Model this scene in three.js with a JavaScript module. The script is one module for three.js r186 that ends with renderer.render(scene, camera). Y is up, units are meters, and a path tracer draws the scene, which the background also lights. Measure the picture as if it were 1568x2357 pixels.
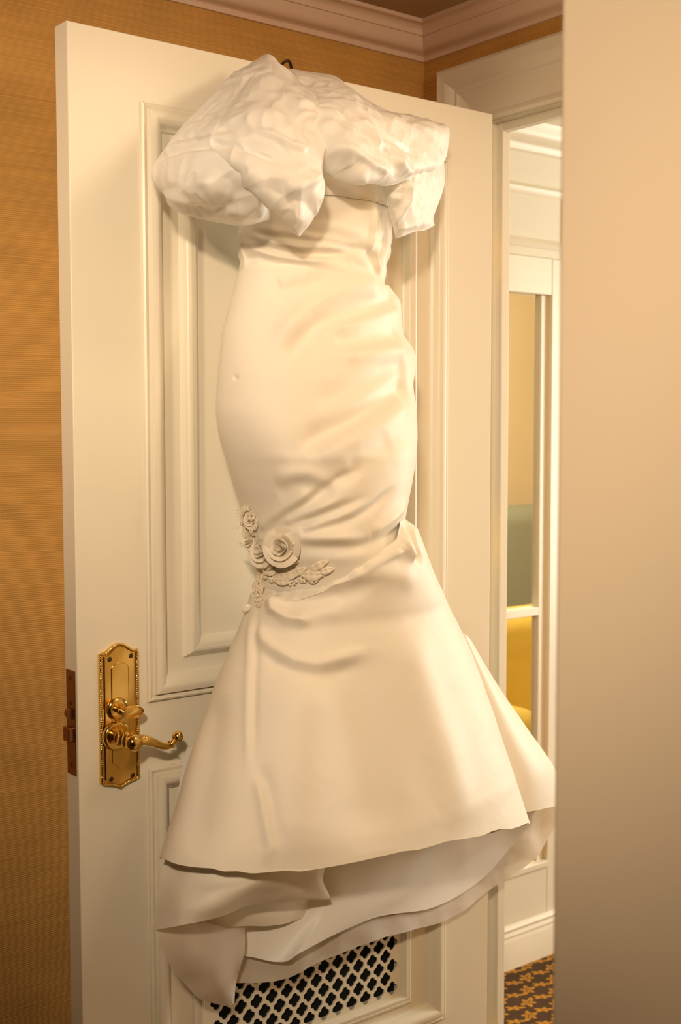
import * as THREE from 'three';
import { mergeGeometries, mergeVertices, toCreasedNormals } from 'three/addons/utils/BufferGeometryUtils.js';
import { RoundedBoxGeometry } from 'three/addons/geometries/RoundedBoxGeometry.js';
import { RectAreaLightUniformsLib } from 'three/addons/lights/RectAreaLightUniformsLib.js';
import { createNoise3D } from 'simplex-noise';

// ------------------------------------------------------------------ camera
const scene = new THREE.Scene();
const camera = new THREE.PerspectiveCamera(44.728, 1568 / 2357, 0.05, 30);
camera.position.set(-1.7002, 1.4897, 1.6839);
camera.up.set(0.0423, 0.9978, -0.0504);
camera.lookAt(-0.4606, 1.3582, 0.1199);
camera.focus = 2.0; camera.userData.fStop = 5.6;
const renderer = new THREE.WebGLRenderer({ antialias: true });
renderer.toneMapping = THREE.LinearToneMapping;
renderer.toneMappingExposure = 1.0;
renderer.shadowMap.enabled = true;
scene.background = new THREE.Color(0x000000);
RectAreaLightUniformsLib.init();

// ------------------------------------------------------------------ lights
// warm swivel spotlights let into the ceiling above the photographer, turned to the dress
const SPOTS = [
  { at: [-2.25, 2.29, 2.15], aim: [-0.50, 1.38, 0.05], power: 25, angle: 0.37, label: 'brass swivel ceiling spotlight turned to the dress' },
  { at: [-2.05, 2.29, 0.85], aim: [-1.00, 1.82, -0.2], power: 10, angle: 0.42, label: 'brass swivel ceiling spotlight turned to the gold wall' },
  { at: [-2.95, 2.29, 1.75], aim: [-0.96, 1.42, 1.30], power: 11.5, angle: 0.24, label: 'brass swivel ceiling spotlight turned to the peach wall end' },
];
const WARM = new THREE.Color().setRGB(1.0, 0.78, 0.55);
for (const s of SPOTS) {
  const l = new THREE.SpotLight(WARM, s.power, 0, s.angle, 1, 2);
  l.position.set(...s.at); l.target.position.set(...s.aim);
  l.castShadow = true; l.shadow.radius = 5;
  scene.add(l, l.target);
}
// opal ceiling lamp in the recess before the doorway
const LAMP = { at: [-0.36, 2.19, 0.84], power: 0.47 };
{
  const l = new THREE.PointLight(WARM, LAMP.power, 0, 2);
  l.position.set(...LAMP.at); l.castShadow = true; l.shadow.radius = 3.5; scene.add(l);
}
// daylight from the window of the next room, outside the frame on the right
const WINDOW = { at: [2.93, 1.40, 0.74], w: 0.8, h: 1.5, power: 18 };
const DAY = new THREE.Color().setRGB(0.96, 0.95, 0.84);
{
  const l = new THREE.RectAreaLight(DAY, WINDOW.power, WINDOW.w, WINDOW.h);
  l.position.set(WINDOW.at[0] - 0.03, WINDOW.at[1], WINDOW.at[2]);
  l.lookAt(-5, WINDOW.at[1], WINDOW.at[2]);
  l.castShadow = true; scene.add(l);
}
// ceiling lamp of the room behind the glazed door
{
  const l = new THREE.PointLight(new THREE.Color().setRGB(1, 0.86, 0.58), 5, 0, 2);
  l.position.set(1.3, 2.05, -1.5); l.castShadow = true; l.shadow.radius = 4; scene.add(l);
}

// ------------------------------------------------------------------ measured shapes (metres)
const SHEATH = [
  [1.9, -0.511, 0.1257, 0.09, 0.112],
  [1.8875, -0.5093, 0.1274, 0.0892, 0.1112],
  [1.875, -0.5068, 0.1297, 0.0883, 0.1103],
  [1.8625, -0.5036, 0.1326, 0.0875, 0.1095],
  [1.85, -0.5005, 0.1356, 0.0867, 0.1087],
  [1.8375, -0.4983, 0.1375, 0.0858, 0.1078],
  [1.825, -0.497, 0.1384, 0.085, 0.107],
  [1.8125, -0.4959, 0.1391, 0.0842, 0.1062],
  [1.8, -0.4949, 0.1397, 0.0833, 0.1053],
  [1.7875, -0.4946, 0.1394, 0.0825, 0.1045],
  [1.775, -0.4954, 0.1377, 0.0817, 0.1037],
  [1.7625, -0.4965, 0.1355, 0.0808, 0.1028],
  [1.75, -0.4978, 0.1335, 0.08, 0.102],
  [1.7375, -0.5001, 0.1317, 0.0809, 0.1029],
  [1.725, -0.5009, 0.133, 0.0818, 0.1038],
  [1.7125, -0.4971, 0.1408, 0.0827, 0.1047],
  [1.7, -0.4932, 0.1491, 0.0836, 0.1056],
  [1.6875, -0.4937, 0.1529, 0.0845, 0.1065],
  [1.675, -0.4965, 0.1547, 0.0859, 0.1079],
  [1.6625, -0.5002, 0.1561, 0.0883, 0.1103],
  [1.65, -0.5031, 0.1586, 0.0906, 0.1126],
  [1.6375, -0.503, 0.1634, 0.093, 0.115],
  [1.625, -0.4999, 0.1699, 0.0953, 0.1173],
  [1.6125, -0.4988, 0.1738, 0.0977, 0.1197],
  [1.6, -0.5004, 0.1749, 0.1, 0.122],
  [1.5875, -0.5035, 0.1746, 0.1018, 0.1238],
  [1.575, -0.5076, 0.1728, 0.1037, 0.1257],
  [1.5625, -0.511, 0.1713, 0.1055, 0.1275],
  [1.55, -0.5123, 0.1718, 0.1073, 0.1293],
  [1.5375, -0.513, 0.1731, 0.1092, 0.1312],
  [1.525, -0.514, 0.1739, 0.111, 0.133],
  [1.5125, -0.5151, 0.1735, 0.1128, 0.1348],
  [1.5, -0.5156, 0.172, 0.1147, 0.1367],
  [1.4875, -0.5158, 0.1701, 0.1165, 0.1385],
  [1.475, -0.5159, 0.1673, 0.1183, 0.1403],
  [1.4625, -0.516, 0.1637, 0.1202, 0.1422],
  [1.45, -0.5157, 0.16, 0.122, 0.144],
  [1.4375, -0.5147, 0.1563, 0.1217, 0.1437],
  [1.425, -0.5136, 0.1527, 0.1213, 0.1433],
  [1.4125, -0.5125, 0.1487, 0.121, 0.143],
  [1.4, -0.5117, 0.1444, 0.1207, 0.1427],
  [1.3875, -0.511, 0.1398, 0.1203, 0.1423],
  [1.375, -0.5106, 0.1354, 0.12, 0.142],
  [1.3625, -0.5108, 0.1316, 0.1197, 0.1417],
  [1.35, -0.5113, 0.1287, 0.1193, 0.1413],
  [1.3375, -0.5115, 0.1256, 0.119, 0.141],
  [1.325, -0.5112, 0.1224, 0.1187, 0.1407],
  [1.3125, -0.5101, 0.1191, 0.1183, 0.1403],
  [1.3, -0.5077, 0.1148, 0.118, 0.14],
  [1.2875, -0.5047, 0.1113, 0.1164, 0.1384],
  [1.275, -0.5025, 0.1099, 0.1148, 0.1368],
  [1.2625, -0.5009, 0.1098, 0.1131, 0.1351],
  [1.25, -0.4992, 0.1099, 0.1115, 0.1335],
  [1.2375, -0.4978, 0.1102, 0.1099, 0.1319],
  [1.225, -0.4963, 0.1105, 0.1083, 0.1303],
  [1.2125, -0.4949, 0.1109, 0.1066, 0.1286],
  [1.2, -0.4937, 0.1112, 0.105, 0.127],
  [1.1875, -0.4929, 0.1114, 0.1042, 0.1262],
  [1.175, -0.4922, 0.1119, 0.1034, 0.1254],
  [1.1625, -0.4916, 0.1125, 0.1027, 0.1247],
  [1.15, -0.4909, 0.1131, 0.1019, 0.1239],
  [1.1375, -0.4904, 0.1135, 0.1011, 0.1231]];
const SKIRT = [
  [1.4, -0.5138, 0.1288, 0.1247, 0.1487],
  [1.38, -0.513, 0.1293, 0.1241, 0.1481],
  [1.36, -0.5094, 0.1312, 0.1236, 0.1476],
  [1.34, -0.5012, 0.1352, 0.1231, 0.1471],
  [1.32, -0.4911, 0.1399, 0.1225, 0.1465],
  [1.3, -0.4817, 0.1437, 0.122, 0.146],
  [1.28, -0.4739, 0.1477, 0.1208, 0.1448],
  [1.26, -0.4678, 0.1548, 0.1196, 0.1436],
  [1.24, -0.4636, 0.1652, 0.1184, 0.1424],
  [1.22, -0.4611, 0.1775, 0.1172, 0.1412],
  [1.2, -0.4598, 0.19, 0.116, 0.14],
  [1.18, -0.46, 0.2021, 0.1181, 0.1421],
  [1.16, -0.4609, 0.2141, 0.1203, 0.1443],
  [1.14, -0.4618, 0.2261, 0.1224, 0.1464],
  [1.12, -0.4627, 0.2376, 0.1245, 0.1485],
  [1.1, -0.4638, 0.248, 0.1267, 0.1507],
  [1.08, -0.465, 0.2576, 0.1288, 0.1528],
  [1.06, -0.4664, 0.2668, 0.1309, 0.1549],
  [1.04, -0.468, 0.2757, 0.1332, 0.1572],
  [1.02, -0.4696, 0.2844, 0.1356, 0.1596],
  [1, -0.4713, 0.2927, 0.138, 0.162],
  [0.98, -0.4727, 0.3004, 0.1404, 0.1644],
  [0.96, -0.4738, 0.3079, 0.1428, 0.1668],
  [0.94, -0.4749, 0.3155, 0.1452, 0.1692],
  [0.92, -0.4762, 0.3234, 0.1476, 0.1716],
  [0.9, -0.4774, 0.3315, 0.15, 0.174],
  [0.88, -0.4783, 0.3399, 0.1513, 0.1753],
  [0.86, -0.4787, 0.3482, 0.1527, 0.1767],
  [0.84, -0.479, 0.3563, 0.154, 0.178],
  [0.82, -0.4793, 0.3641, 0.1553, 0.1793],
  [0.8, -0.4788, 0.3707, 0.1567, 0.1807],
  [0.78, -0.4769, 0.3755, 0.158, 0.182],
  [0.76, -0.4743, 0.3793, 0.1593, 0.1833],
  [0.74, -0.472, 0.3824, 0.1603, 0.1843],
  [0.72, -0.471, 0.3841, 0.161, 0.185],
  [0.7, -0.4711, 0.3845, 0.1617, 0.1857],
  [0.68, -0.4717, 0.3845, 0.1623, 0.1863],
  [0.66, -0.4724, 0.3844, 0.163, 0.187],
  [0.64, -0.4731, 0.3842, 0.1637, 0.1877],
  [0.62, -0.4735, 0.3842, 0.1643, 0.1883]];
const SKIRT_EDGE = [
  [-30, 1.28, 0.756],
  [-25, 1.288, 0.76],
  [-20, 1.292, 0.764],
  [-15, 1.3, 0.772],
  [-10, 1.304, 0.776],
  [-5, 1.308, 0.784],
  [0, 1.316, 0.788],
  [5, 1.328, 0.792],
  [10, 1.336, 0.8],
  [15, 1.34, 0.804],
  [20, 1.344, 0.812],
  [25, 1.348, 0.816],
  [30, 1.348, 0.824],
  [35, 1.348, 0.828],
  [40, 1.352, 0.832],
  [45, 1.352, 0.836],
  [50, 1.352, 0.84],
  [55, 1.352, 0.848],
  [60, 1.348, 0.852],
  [65, 1.34, 0.852],
  [70, 1.332, 0.856],
  [75, 1.324, 0.86],
  [80, 1.32, 0.864],
  [85, 1.316, 0.864],
  [90, 1.312, 0.864],
  [95, 1.308, 0.868],
  [100, 1.304, 0.868],
  [105, 1.3, 0.868],
  [110, 1.292, 0.868],
  [115, 1.288, 0.868],
  [120, 1.28, 0.868],
  [125, 1.276, 0.868],
  [130, 1.272, 0.872],
  [135, 1.264, 0.872],
  [140, 1.26, 0.872],
  [145, 1.256, 0.876],
  [150, 1.252, 0.876],
  [155, 1.252, 0.88],
  [160, 1.248, 0.88],
  [165, 1.248, 0.88],
  [170, 1.244, 0.88],
  [175, 1.248, 0.88],
  [180, 1.248, 0.88],
  [185, 1.248, 0.88],
  [190, 1.248, 0.876],
  [195, 1.248, 0.872],
  [200, 1.248, 0.868],
  [205, 1.248, 0.86],
  [210, 1.244, 0.856]];
const WAIST = [
  [0, 1.732],
  [5, 1.73],
  [10, 1.728],
  [15, 1.726],
  [20, 1.724],
  [25, 1.724],
  [30, 1.722],
  [35, 1.722],
  [40, 1.72],
  [45, 1.72],
  [50, 1.72],
  [55, 1.722],
  [60, 1.722],
  [65, 1.724],
  [70, 1.726],
  [75, 1.728],
  [80, 1.728],
  [85, 1.728],
  [90, 1.73],
  [95, 1.73],
  [100, 1.73],
  [105, 1.73],
  [110, 1.73],
  [115, 1.73],
  [120, 1.73],
  [125, 1.73],
  [130, 1.73],
  [135, 1.73],
  [140, 1.73],
  [145, 1.73],
  [150, 1.732],
  [155, 1.732],
  [160, 1.732],
  [165, 1.732],
  [170, 1.732],
  [175, 1.732],
  [180, 1.732],
  [185, 1.73],
  [190, 1.73],
  [195, 1.73],
  [200, 1.73],
  [205, 1.73],
  [210, 1.732],
  [215, 1.734],
  [220, 1.738],
  [225, 1.74],
  [230, 1.742],
  [235, 1.744],
  [240, 1.746],
  [245, 1.746],
  [250, 1.748],
  [255, 1.75],
  [260, 1.75],
  [265, 1.752],
  [270, 1.752],
  [275, 1.752],
  [280, 1.752],
  [285, 1.752],
  [290, 1.752],
  [295, 1.754],
  [300, 1.754],
  [305, 1.754],
  [310, 1.754],
  [315, 1.752],
  [320, 1.75],
  [325, 1.75],
  [330, 1.748],
  [335, 1.746],
  [340, 1.744],
  [345, 1.74],
  [350, 1.738],
  [355, 1.734],
  [360, 1.732]];
const SHEATH_FOLDS = [
  ['e', 0.016, 0.01, [[-0.6224, 1.5785, 0.2018], [-0.5982, 1.6176, 0.1971], [-0.5644, 1.6487, 0.1964], [-0.4868, 1.6705, 0.1956], [-0.4001, 1.6943, 0.1722]]],
  ['e', 0.016, -0.009, [[-0.629, 1.6107, 0.1851], [-0.6126, 1.6368, 0.1845], [-0.5738, 1.669, 0.1842], [-0.5142, 1.6996, 0.1885], [-0.4532, 1.7148, 0.1832]]],
  ['e', 0.012, -0.008, [[-0.5472, 1.6387, 0.2048], [-0.4954, 1.6511, 0.203], [-0.4299, 1.6711, 0.187], [-0.3952, 1.6809, 0.1729]]],
  ['e', 0.014, 0.008, [[-0.5445, 1.619, 0.2119], [-0.4744, 1.632, 0.2088], [-0.4091, 1.6395, 0.189]]],
  ['e', 0.012, -0.007, [[-0.5348, 1.5964, 0.2204], [-0.4752, 1.605, 0.22], [-0.4106, 1.6142, 0.2043]]],
  ['e', 0.016, 0.008, [[-0.5984, 1.5276, 0.2289], [-0.5216, 1.5542, 0.235], [-0.4571, 1.577, 0.2243], [-0.4153, 1.5867, 0.2118]]],
  ['e', 0.017, 0.014, [[-0.6251, 1.4613, 0.2324], [-0.603, 1.4782, 0.2399], [-0.5575, 1.4972, 0.2487], [-0.5019, 1.5206, 0.2449], [-0.4522, 1.5411, 0.2329], [-0.4154, 1.5542, 0.2171]]],
  ['e', 0.006, -0.004, [[-0.5447, 1.4882, 0.2532], [-0.5054, 1.5063, 0.2491], [-0.4557, 1.5278, 0.237], [-0.4249, 1.5404, 0.2249]]],
  ['e', 0.018, -0.009, [[-0.6031, 1.4518, 0.2451], [-0.544, 1.4754, 0.2574], [-0.4927, 1.4972, 0.251], [-0.4389, 1.5227, 0.2338]]],
  ['r', 0.018, 0.004, [[-0.5587, 1.4323, 0.2602], [-0.522, 1.4509, 0.2659], [-0.4699, 1.473, 0.2546]]],
  ['r', 0.012, -0.005, [[-0.6487, 1.4201, 0.2001], [-0.6343, 1.4266, 0.218], [-0.614, 1.4272, 0.2363], [-0.5769, 1.4077, 0.2514], [-0.5564, 1.397, 0.2572]]],
  ['r', 0.013, 0.004, [[-0.6376, 1.3941, 0.1952], [-0.6213, 1.4107, 0.227], [-0.5937, 1.4085, 0.243], [-0.5733, 1.4006, 0.253]]],
  ['r', 0.01, 0.01, [[-0.6359, 1.3318, 0.1451], [-0.6349, 1.3516, 0.1823], [-0.6246, 1.3659, 0.2053], [-0.5975, 1.3938, 0.2374], [-0.5711, 1.4165, 0.2554], [-0.5292, 1.435, 0.2645]]],
  ['r', 0.01, -0.008, [[-0.6372, 1.3387, 0.1493], [-0.6316, 1.3626, 0.1865], [-0.616, 1.388, 0.2197], [-0.5979, 1.4105, 0.2432]]],
  ['r', 0.008, 0.008, [[-0.6334, 1.3325, 0.1575], [-0.6236, 1.3474, 0.1973], [-0.6088, 1.3565, 0.2215], [-0.5751, 1.3703, 0.2458], [-0.5193, 1.3915, 0.2626]]],
  ['r', 0.009, -0.007, [[-0.6349, 1.3352, 0.1575], [-0.6225, 1.3566, 0.2013], [-0.5909, 1.3783, 0.2392], [-0.5493, 1.4, 0.2587]]],
  ['r', 0.009, 0.008, [[-0.6281, 1.3299, 0.1814], [-0.6067, 1.3394, 0.2176], [-0.565, 1.3515, 0.2505], [-0.5146, 1.3757, 0.262], [-0.4627, 1.4038, 0.2564]]],
  ['r', 0.009, -0.007, [[-0.6258, 1.3354, 0.1893], [-0.5978, 1.3492, 0.2271], [-0.5541, 1.368, 0.2544], [-0.5024, 1.3922, 0.2626]]],
  ['r', 0.01, -0.009, [[-0.633, 1.3266, 0.1489], [-0.609, 1.3348, 0.2141], [-0.572, 1.3323, 0.2459], [-0.5246, 1.328, 0.2589]]],
  ['r', 0.01, 0.008, [[-0.6121, 1.3162, 0.2031], [-0.5762, 1.3155, 0.2408], [-0.5317, 1.3179, 0.2573], [-0.4679, 1.3297, 0.2524], [-0.4236, 1.344, 0.2269]]],
  ['r', 0.009, -0.006, [[-0.5171, 1.3374, 0.26], [-0.4755, 1.3548, 0.2562], [-0.43, 1.3753, 0.2392]]],
  ['r', 0.007, 0.006, [[-0.6343, 1.7807, 0.104], [-0.623, 1.7654, 0.1334], [-0.598, 1.7556, 0.1541], [-0.556, 1.7518, 0.1741], [-0.4965, 1.7611, 0.1835], [-0.4611, 1.7696, 0.1823]]],
  ['r', 0.006, -0.005, [[-0.6321, 1.7716, 0.1005], [-0.6134, 1.7524, 0.1421], [-0.5758, 1.7431, 0.1678], [-0.5124, 1.7468, 0.1821]]],
  ['r', 0.006, 0.005, [[-0.6346, 1.7896, 0.1104], [-0.6149, 1.7777, 0.1445], [-0.5771, 1.7749, 0.1698], [-0.5292, 1.7714, 0.1823], [-0.4498, 1.7669, 0.1792]]],
  ['r', 0.006, -0.005, [[-0.6324, 1.7863, 0.1129], [-0.605, 1.7679, 0.1529], [-0.5631, 1.763, 0.1726], [-0.4975, 1.77, 0.1847]]],
  ['r', 0.006, 0.005, [[-0.6316, 1.7458, 0.0994], [-0.6266, 1.7484, 0.127], [-0.6051, 1.7391, 0.1528], [-0.5573, 1.736, 0.1757]]],
  ['r', 0.009, 0.007, [[-0.4172, 1.8359, 0.1773], [-0.4023, 1.7982, 0.1672], [-0.4104, 1.7571, 0.164], [-0.4018, 1.7276, 0.1582]]],
  ['r', 0.006, -0.006, [[-0.4411, 1.8322, 0.1857], [-0.4415, 1.7927, 0.1819], [-0.4498, 1.7656, 0.1792]]],
  ['r', 0.006, 0.006, [[-0.4541, 1.7664, 0.1801], [-0.4344, 1.7541, 0.1734], [-0.4158, 1.7292, 0.1661]]],
  ['r', 0.006, -0.005, [[-0.4311, 1.7743, 0.1758], [-0.42, 1.7492, 0.1669], [-0.4032, 1.731, 0.1577]]],
  ['r', 0.016, 0.004, [[-0.6218, 1.6897, 0.1535], [-0.5792, 1.7102, 0.1721], [-0.5314, 1.7124, 0.1848]]],
  ['r', 0.012, -0.004, [[-0.6077, 1.7065, 0.1561], [-0.585, 1.7165, 0.1692], [-0.5593, 1.7188, 0.1783]]],
  ['r', 0.004, 0.004, [[-0.681, 1.565, 0.1455], [-0.678, 1.5662, 0.1491], [-0.6751, 1.5636, 0.1527]]],
  ['r', 0.004, -0.003, [[-0.6324, 1.7981, 0.0966], [-0.6314, 1.7591, 0.0971], [-0.6327, 1.7336, 0.1033]]]];
const SKIRT_FOLDS = [
  ['r', 0.011, -0.008, [[-0.6498, 1.1969, 0.1523], [-0.6548, 1.1812, 0.1787], [-0.6471, 1.1664, 0.1955], [-0.631, 1.1523, 0.2234], [-0.6019, 1.1445, 0.2419], [-0.5613, 1.151, 0.2525], [-0.5172, 1.1574, 0.26]]],
  ['r', 0.014, 0.006, [[-0.6598, 1.1689, 0.1801], [-0.6494, 1.1493, 0.2097], [-0.6266, 1.137, 0.2323], [-0.5848, 1.1328, 0.2512], [-0.528, 1.1394, 0.2628]]],
  ['r', 0.01, -0.012, [[-0.6253, 1.2406, 0.1632], [-0.6297, 1.2238, 0.1738], [-0.6232, 1.2126, 0.1957], [-0.5942, 1.2064, 0.2215]]],
  ['r', 0.016, 0.008, [[-0.6238, 1.2331, 0.1745], [-0.6026, 1.2352, 0.2113], [-0.5582, 1.2441, 0.2385], [-0.5087, 1.2618, 0.26]]],
  ['r', 0.018, -0.005, [[-0.5543, 1.2703, 0.2441], [-0.5166, 1.2787, 0.2594], [-0.4607, 1.2704, 0.2644], [-0.4181, 1.2544, 0.2565]]],
  ['r', 0.014, 0.004, [[-0.5394, 1.2898, 0.2565], [-0.4966, 1.2942, 0.2659], [-0.4423, 1.2904, 0.2634]]],
  ['r', 0.016, -0.004, [[-0.6124, 1.2124, 0.2027], [-0.583, 1.2204, 0.2281], [-0.5465, 1.2208, 0.2445]]],
  ['r', 0.007, 0.003, [[-0.6414, 1.215, 0.1449], [-0.6711, 1.1511, 0.1829], [-0.6928, 1.0811, 0.2091], [-0.7111, 1.0125, 0.2328]]],
  ['r', 0.008, -0.003, [[-0.6456, 1.2073, 0.1324], [-0.6764, 1.1506, 0.1747], [-0.6991, 1.0813, 0.205], [-0.7199, 1.0018, 0.2346]]],
  ['r', 0.008, -0.004, [[-0.711, 0.9959, 0.2435], [-0.7104, 0.9666, 0.2531], [-0.7125, 0.9389, 0.2666], [-0.7128, 0.9043, 0.2773], [-0.7241, 0.8796, 0.2805]]],
  ['r', 0.012, 0.003, [[-0.703, 1.0128, 0.2407], [-0.7026, 0.9721, 0.256], [-0.7031, 0.938, 0.2703], [-0.7026, 0.8971, 0.2819]]],
  ['r', 0.05, -0.012, [[-0.6217, 1.1274, 0.2362], [-0.6467, 1.0453, 0.2589], [-0.668, 0.9578, 0.2765], [-0.6849, 0.8729, 0.2989]]],
  ['r', 0.05, 0.012, [[-0.5529, 1.1604, 0.2524], [-0.549, 1.0663, 0.2781], [-0.5513, 0.9738, 0.301], [-0.554, 0.8764, 0.324]]],
  ['r', 0.045, -0.01, [[-0.4471, 1.1831, 0.2591], [-0.4202, 1.0816, 0.2794], [-0.393, 0.9793, 0.2998], [-0.3757, 0.8646, 0.3212]]],
  ['r', 0.03, 0.008, [[-0.7122, 1.0981, 0.1422], [-0.7514, 1.0143, 0.1788], [-0.7794, 0.9417, 0.1988], [-0.8019, 0.887, 0.2111]]],
  ['r', 0.01, 0.01, [[-0.428, 1.3521, 0.2472], [-0.4222, 1.3285, 0.2508], [-0.4158, 1.3013, 0.2538], [-0.3949, 1.2858, 0.2457]]],
  ['r', 0.01, -0.008, [[-0.4558, 1.3246, 0.2647], [-0.4414, 1.3089, 0.2624], [-0.4242, 1.2921, 0.2582]]],
  ['r', 0.008, -0.006, [[-0.4577, 1.3102, 0.266], [-0.4975, 1.2976, 0.267], [-0.5315, 1.2828, 0.2571]]]];
const TRAIN_RIGHT = [
  [[-0.172, 1.1343, 0.03], [-0.195, 1.1374, 0.1], [-0.1825, 1.131, 0.12], [-0.1502, 1.1172, 0.1], [-0.1043, 1.099, 0.06], [-0.0782, 1.0881, 0.03]],
  [[-0.139, 1.0342, 0.03], [-0.1616, 1.0496, 0.11], [-0.1436, 1.0504, 0.13], [-0.1015, 1.0396, 0.11], [-0.0551, 1.0233, 0.07], [-0.0202, 1.0109, 0.03]],
  [[-0.1052, 0.9317, 0.03], [-0.1383, 0.9539, 0.12], [-0.1032, 0.9596, 0.145], [-0.0397, 0.951, 0.12], [0.0253, 0.9294, 0.07], [0.0583, 0.9136, 0.03]],
  [[-0.0821, 0.8371, 0.03], [-0.1147, 0.865, 0.13], [-0.0619, 0.8702, 0.16], [0.0256, 0.8599, 0.13], [0.111, 0.8306, 0.07], [0.1444, 0.8128, 0.03]],
  [[-0.0701, 0.7599, 0.03], [-0.108, 0.7933, 0.135], [-0.0608, 0.8009, 0.165], [0.0347, 0.7862, 0.14], [0.1374, 0.7572, 0.08], [0.1816, 0.7351, 0.03]]];
const LINING = [
  [[-0.7155, 1.0037, 0.06], [-0.6763, 0.9973, 0.06], [-0.618, 0.9969, 0.07], [-0.5379, 0.9971, 0.1], [-0.4511, 0.9955, 0.125], [-0.3167, 0.9774, 0.1], [-0.1561, 0.9532, 0.06], [-0.0304, 0.938, 0.035], [0.0339, 0.936, 0.03]],
  [[-0.7401, 0.8862, 0.06], [-0.6934, 0.8767, 0.06], [-0.6191, 0.8713, 0.07], [-0.5386, 0.8698, 0.1], [-0.4513, 0.8695, 0.125], [-0.3065, 0.8468, 0.1], [-0.1223, 0.8184, 0.06], [0.0301, 0.8012, 0.035], [0.1029, 0.7956, 0.03]],
  [[-0.7527, 0.7939, 0.06], [-0.7024, 0.7787, 0.06], [-0.6201, 0.7517, 0.07], [-0.5392, 0.7486, 0.1], [-0.4606, 0.7664, 0.125], [-0.3063, 0.7435, 0.1], [-0.1328, 0.7226, 0.06], [0.0068, 0.7289, 0.035], [0.0911, 0.7455, 0.03]],
  [[-0.7611, 0.7348, 0.06], [-0.7111, 0.7083, 0.06], [-0.6205, 0.7022, 0.07], [-0.5396, 0.6876, 0.1], [-0.4698, 0.7178, 0.125], [-0.3212, 0.6894, 0.1], [-0.1655, 0.681, 0.06], [-0.0283, 0.6894, 0.035], [0.0875, 0.7287, 0.03]],
  [[-0.765, 0.7222, 0.06], [-0.7114, 0.6806, 0.06], [-0.6209, 0.6526, 0.07], [-0.5743, 0.6402, 0.1], [-0.5409, 0.6567, 0.125], [-0.3845, 0.6623, 0.1], [-0.1975, 0.6255, 0.06], [-0.0511, 0.6395, 0.035], [0.0877, 0.7156, 0.03]]];
const ORGANZA = [
  [[-0.7472, 0.7624, 0.05], [-0.681, 0.7113, 0.05], [-0.6073, 0.6638, 0.05], [-0.5528, 0.6488, 0.07], [-0.5066, 0.6561, 0.085], [-0.3678, 0.6755, 0.08], [-0.1791, 0.6418, 0.04], [-0.0442, 0.6597, 0.022], [0.0651, 0.709, 0.02], [0.1588, 0.7567, 0.02]],
  [[-0.7437, 0.7341, 0.05], [-0.6813, 0.6763, 0.05], [-0.6076, 0.6387, 0.05], [-0.553, 0.6234, 0.07], [-0.4977, 0.6354, 0.085], [-0.363, 0.653, 0.08], [-0.1758, 0.6165, 0.04], [-0.0382, 0.6371, 0.022], [0.0777, 0.6845, 0.02], [0.172, 0.7364, 0.02]],
  [[-0.7363, 0.7115, 0.05], [-0.6736, 0.646, 0.05], [-0.606, 0.6166, 0.05], [-0.5487, 0.6076, 0.07], [-0.4842, 0.6208, 0.085], [-0.3562, 0.6336, 0.08], [-0.1659, 0.6018, 0.04], [-0.0204, 0.6202, 0.022], [0.0966, 0.6586, 0.02], [0.1788, 0.7154, 0.02]],
  [[-0.7287, 0.6889, 0.05], [-0.6658, 0.619, 0.05], [-0.6079, 0.5976, 0.05], [-0.5488, 0.5938, 0.07], [-0.4752, 0.608, 0.085], [-0.3503, 0.6121, 0.08], [-0.1571, 0.5848, 0.04], [-0.0025, 0.604, 0.022], [0.1157, 0.6395, 0.02], [0.1829, 0.7029, 0.02]]];
const FOLDED_TRAIN = [
  [[-0.7679, 0.8688, 0.1], [-0.7695, 0.875, 0.17], [-0.7349, 0.8779, 0.22], [-0.6657, 0.8687, 0.23], [-0.5869, 0.8528, 0.21], [-0.5225, 0.8247, 0.17]],
  [[-0.7896, 0.8434, 0.11], [-0.7833, 0.8457, 0.18], [-0.7385, 0.8483, 0.225], [-0.6695, 0.8437, 0.235], [-0.5829, 0.823, 0.21], [-0.5356, 0.7878, 0.17]],
  [[-0.8017, 0.8164, 0.12], [-0.7968, 0.8296, 0.19], [-0.7493, 0.8352, 0.23], [-0.678, 0.8247, 0.225], [-0.5862, 0.7973, 0.2], [-0.5206, 0.7577, 0.165]],
  [[-0.8122, 0.788, 0.125], [-0.8072, 0.8115, 0.195], [-0.7609, 0.8157, 0.225], [-0.6797, 0.8048, 0.205], [-0.5933, 0.7782, 0.185], [-0.5132, 0.7467, 0.16]],
  [[-0.8204, 0.765, 0.13], [-0.811, 0.7904, 0.195], [-0.7588, 0.7934, 0.21], [-0.6856, 0.7857, 0.185], [-0.5943, 0.7686, 0.175], [-0.5076, 0.7424, 0.155]]];
const FOLDED_UNDER = [
  [[-0.7908, 0.8274, 0.144], [-0.739, 0.8153, 0.144], [-0.6727, 0.8045, 0.137], [-0.5891, 0.7878, 0.122], [-0.5101, 0.7584, 0.108], [-0.4623, 0.7163, 0.097]],
  [[-0.7765, 0.798, 0.144], [-0.7361, 0.7903, 0.151], [-0.665, 0.7722, 0.137], [-0.5851, 0.7554, 0.122], [-0.5146, 0.7343, 0.108], [-0.4678, 0.7124, 0.097]],
  [[-0.7577, 0.7716, 0.137], [-0.7167, 0.7622, 0.144], [-0.6565, 0.7441, 0.13], [-0.5806, 0.7288, 0.119], [-0.5235, 0.717, 0.108], [-0.4796, 0.7058, 0.097]],
  [[-0.7411, 0.7495, 0.122], [-0.7001, 0.7389, 0.13], [-0.6468, 0.7231, 0.119], [-0.5782, 0.707, 0.112], [-0.525, 0.7003, 0.104], [-0.4886, 0.7007, 0.097]]];
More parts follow.
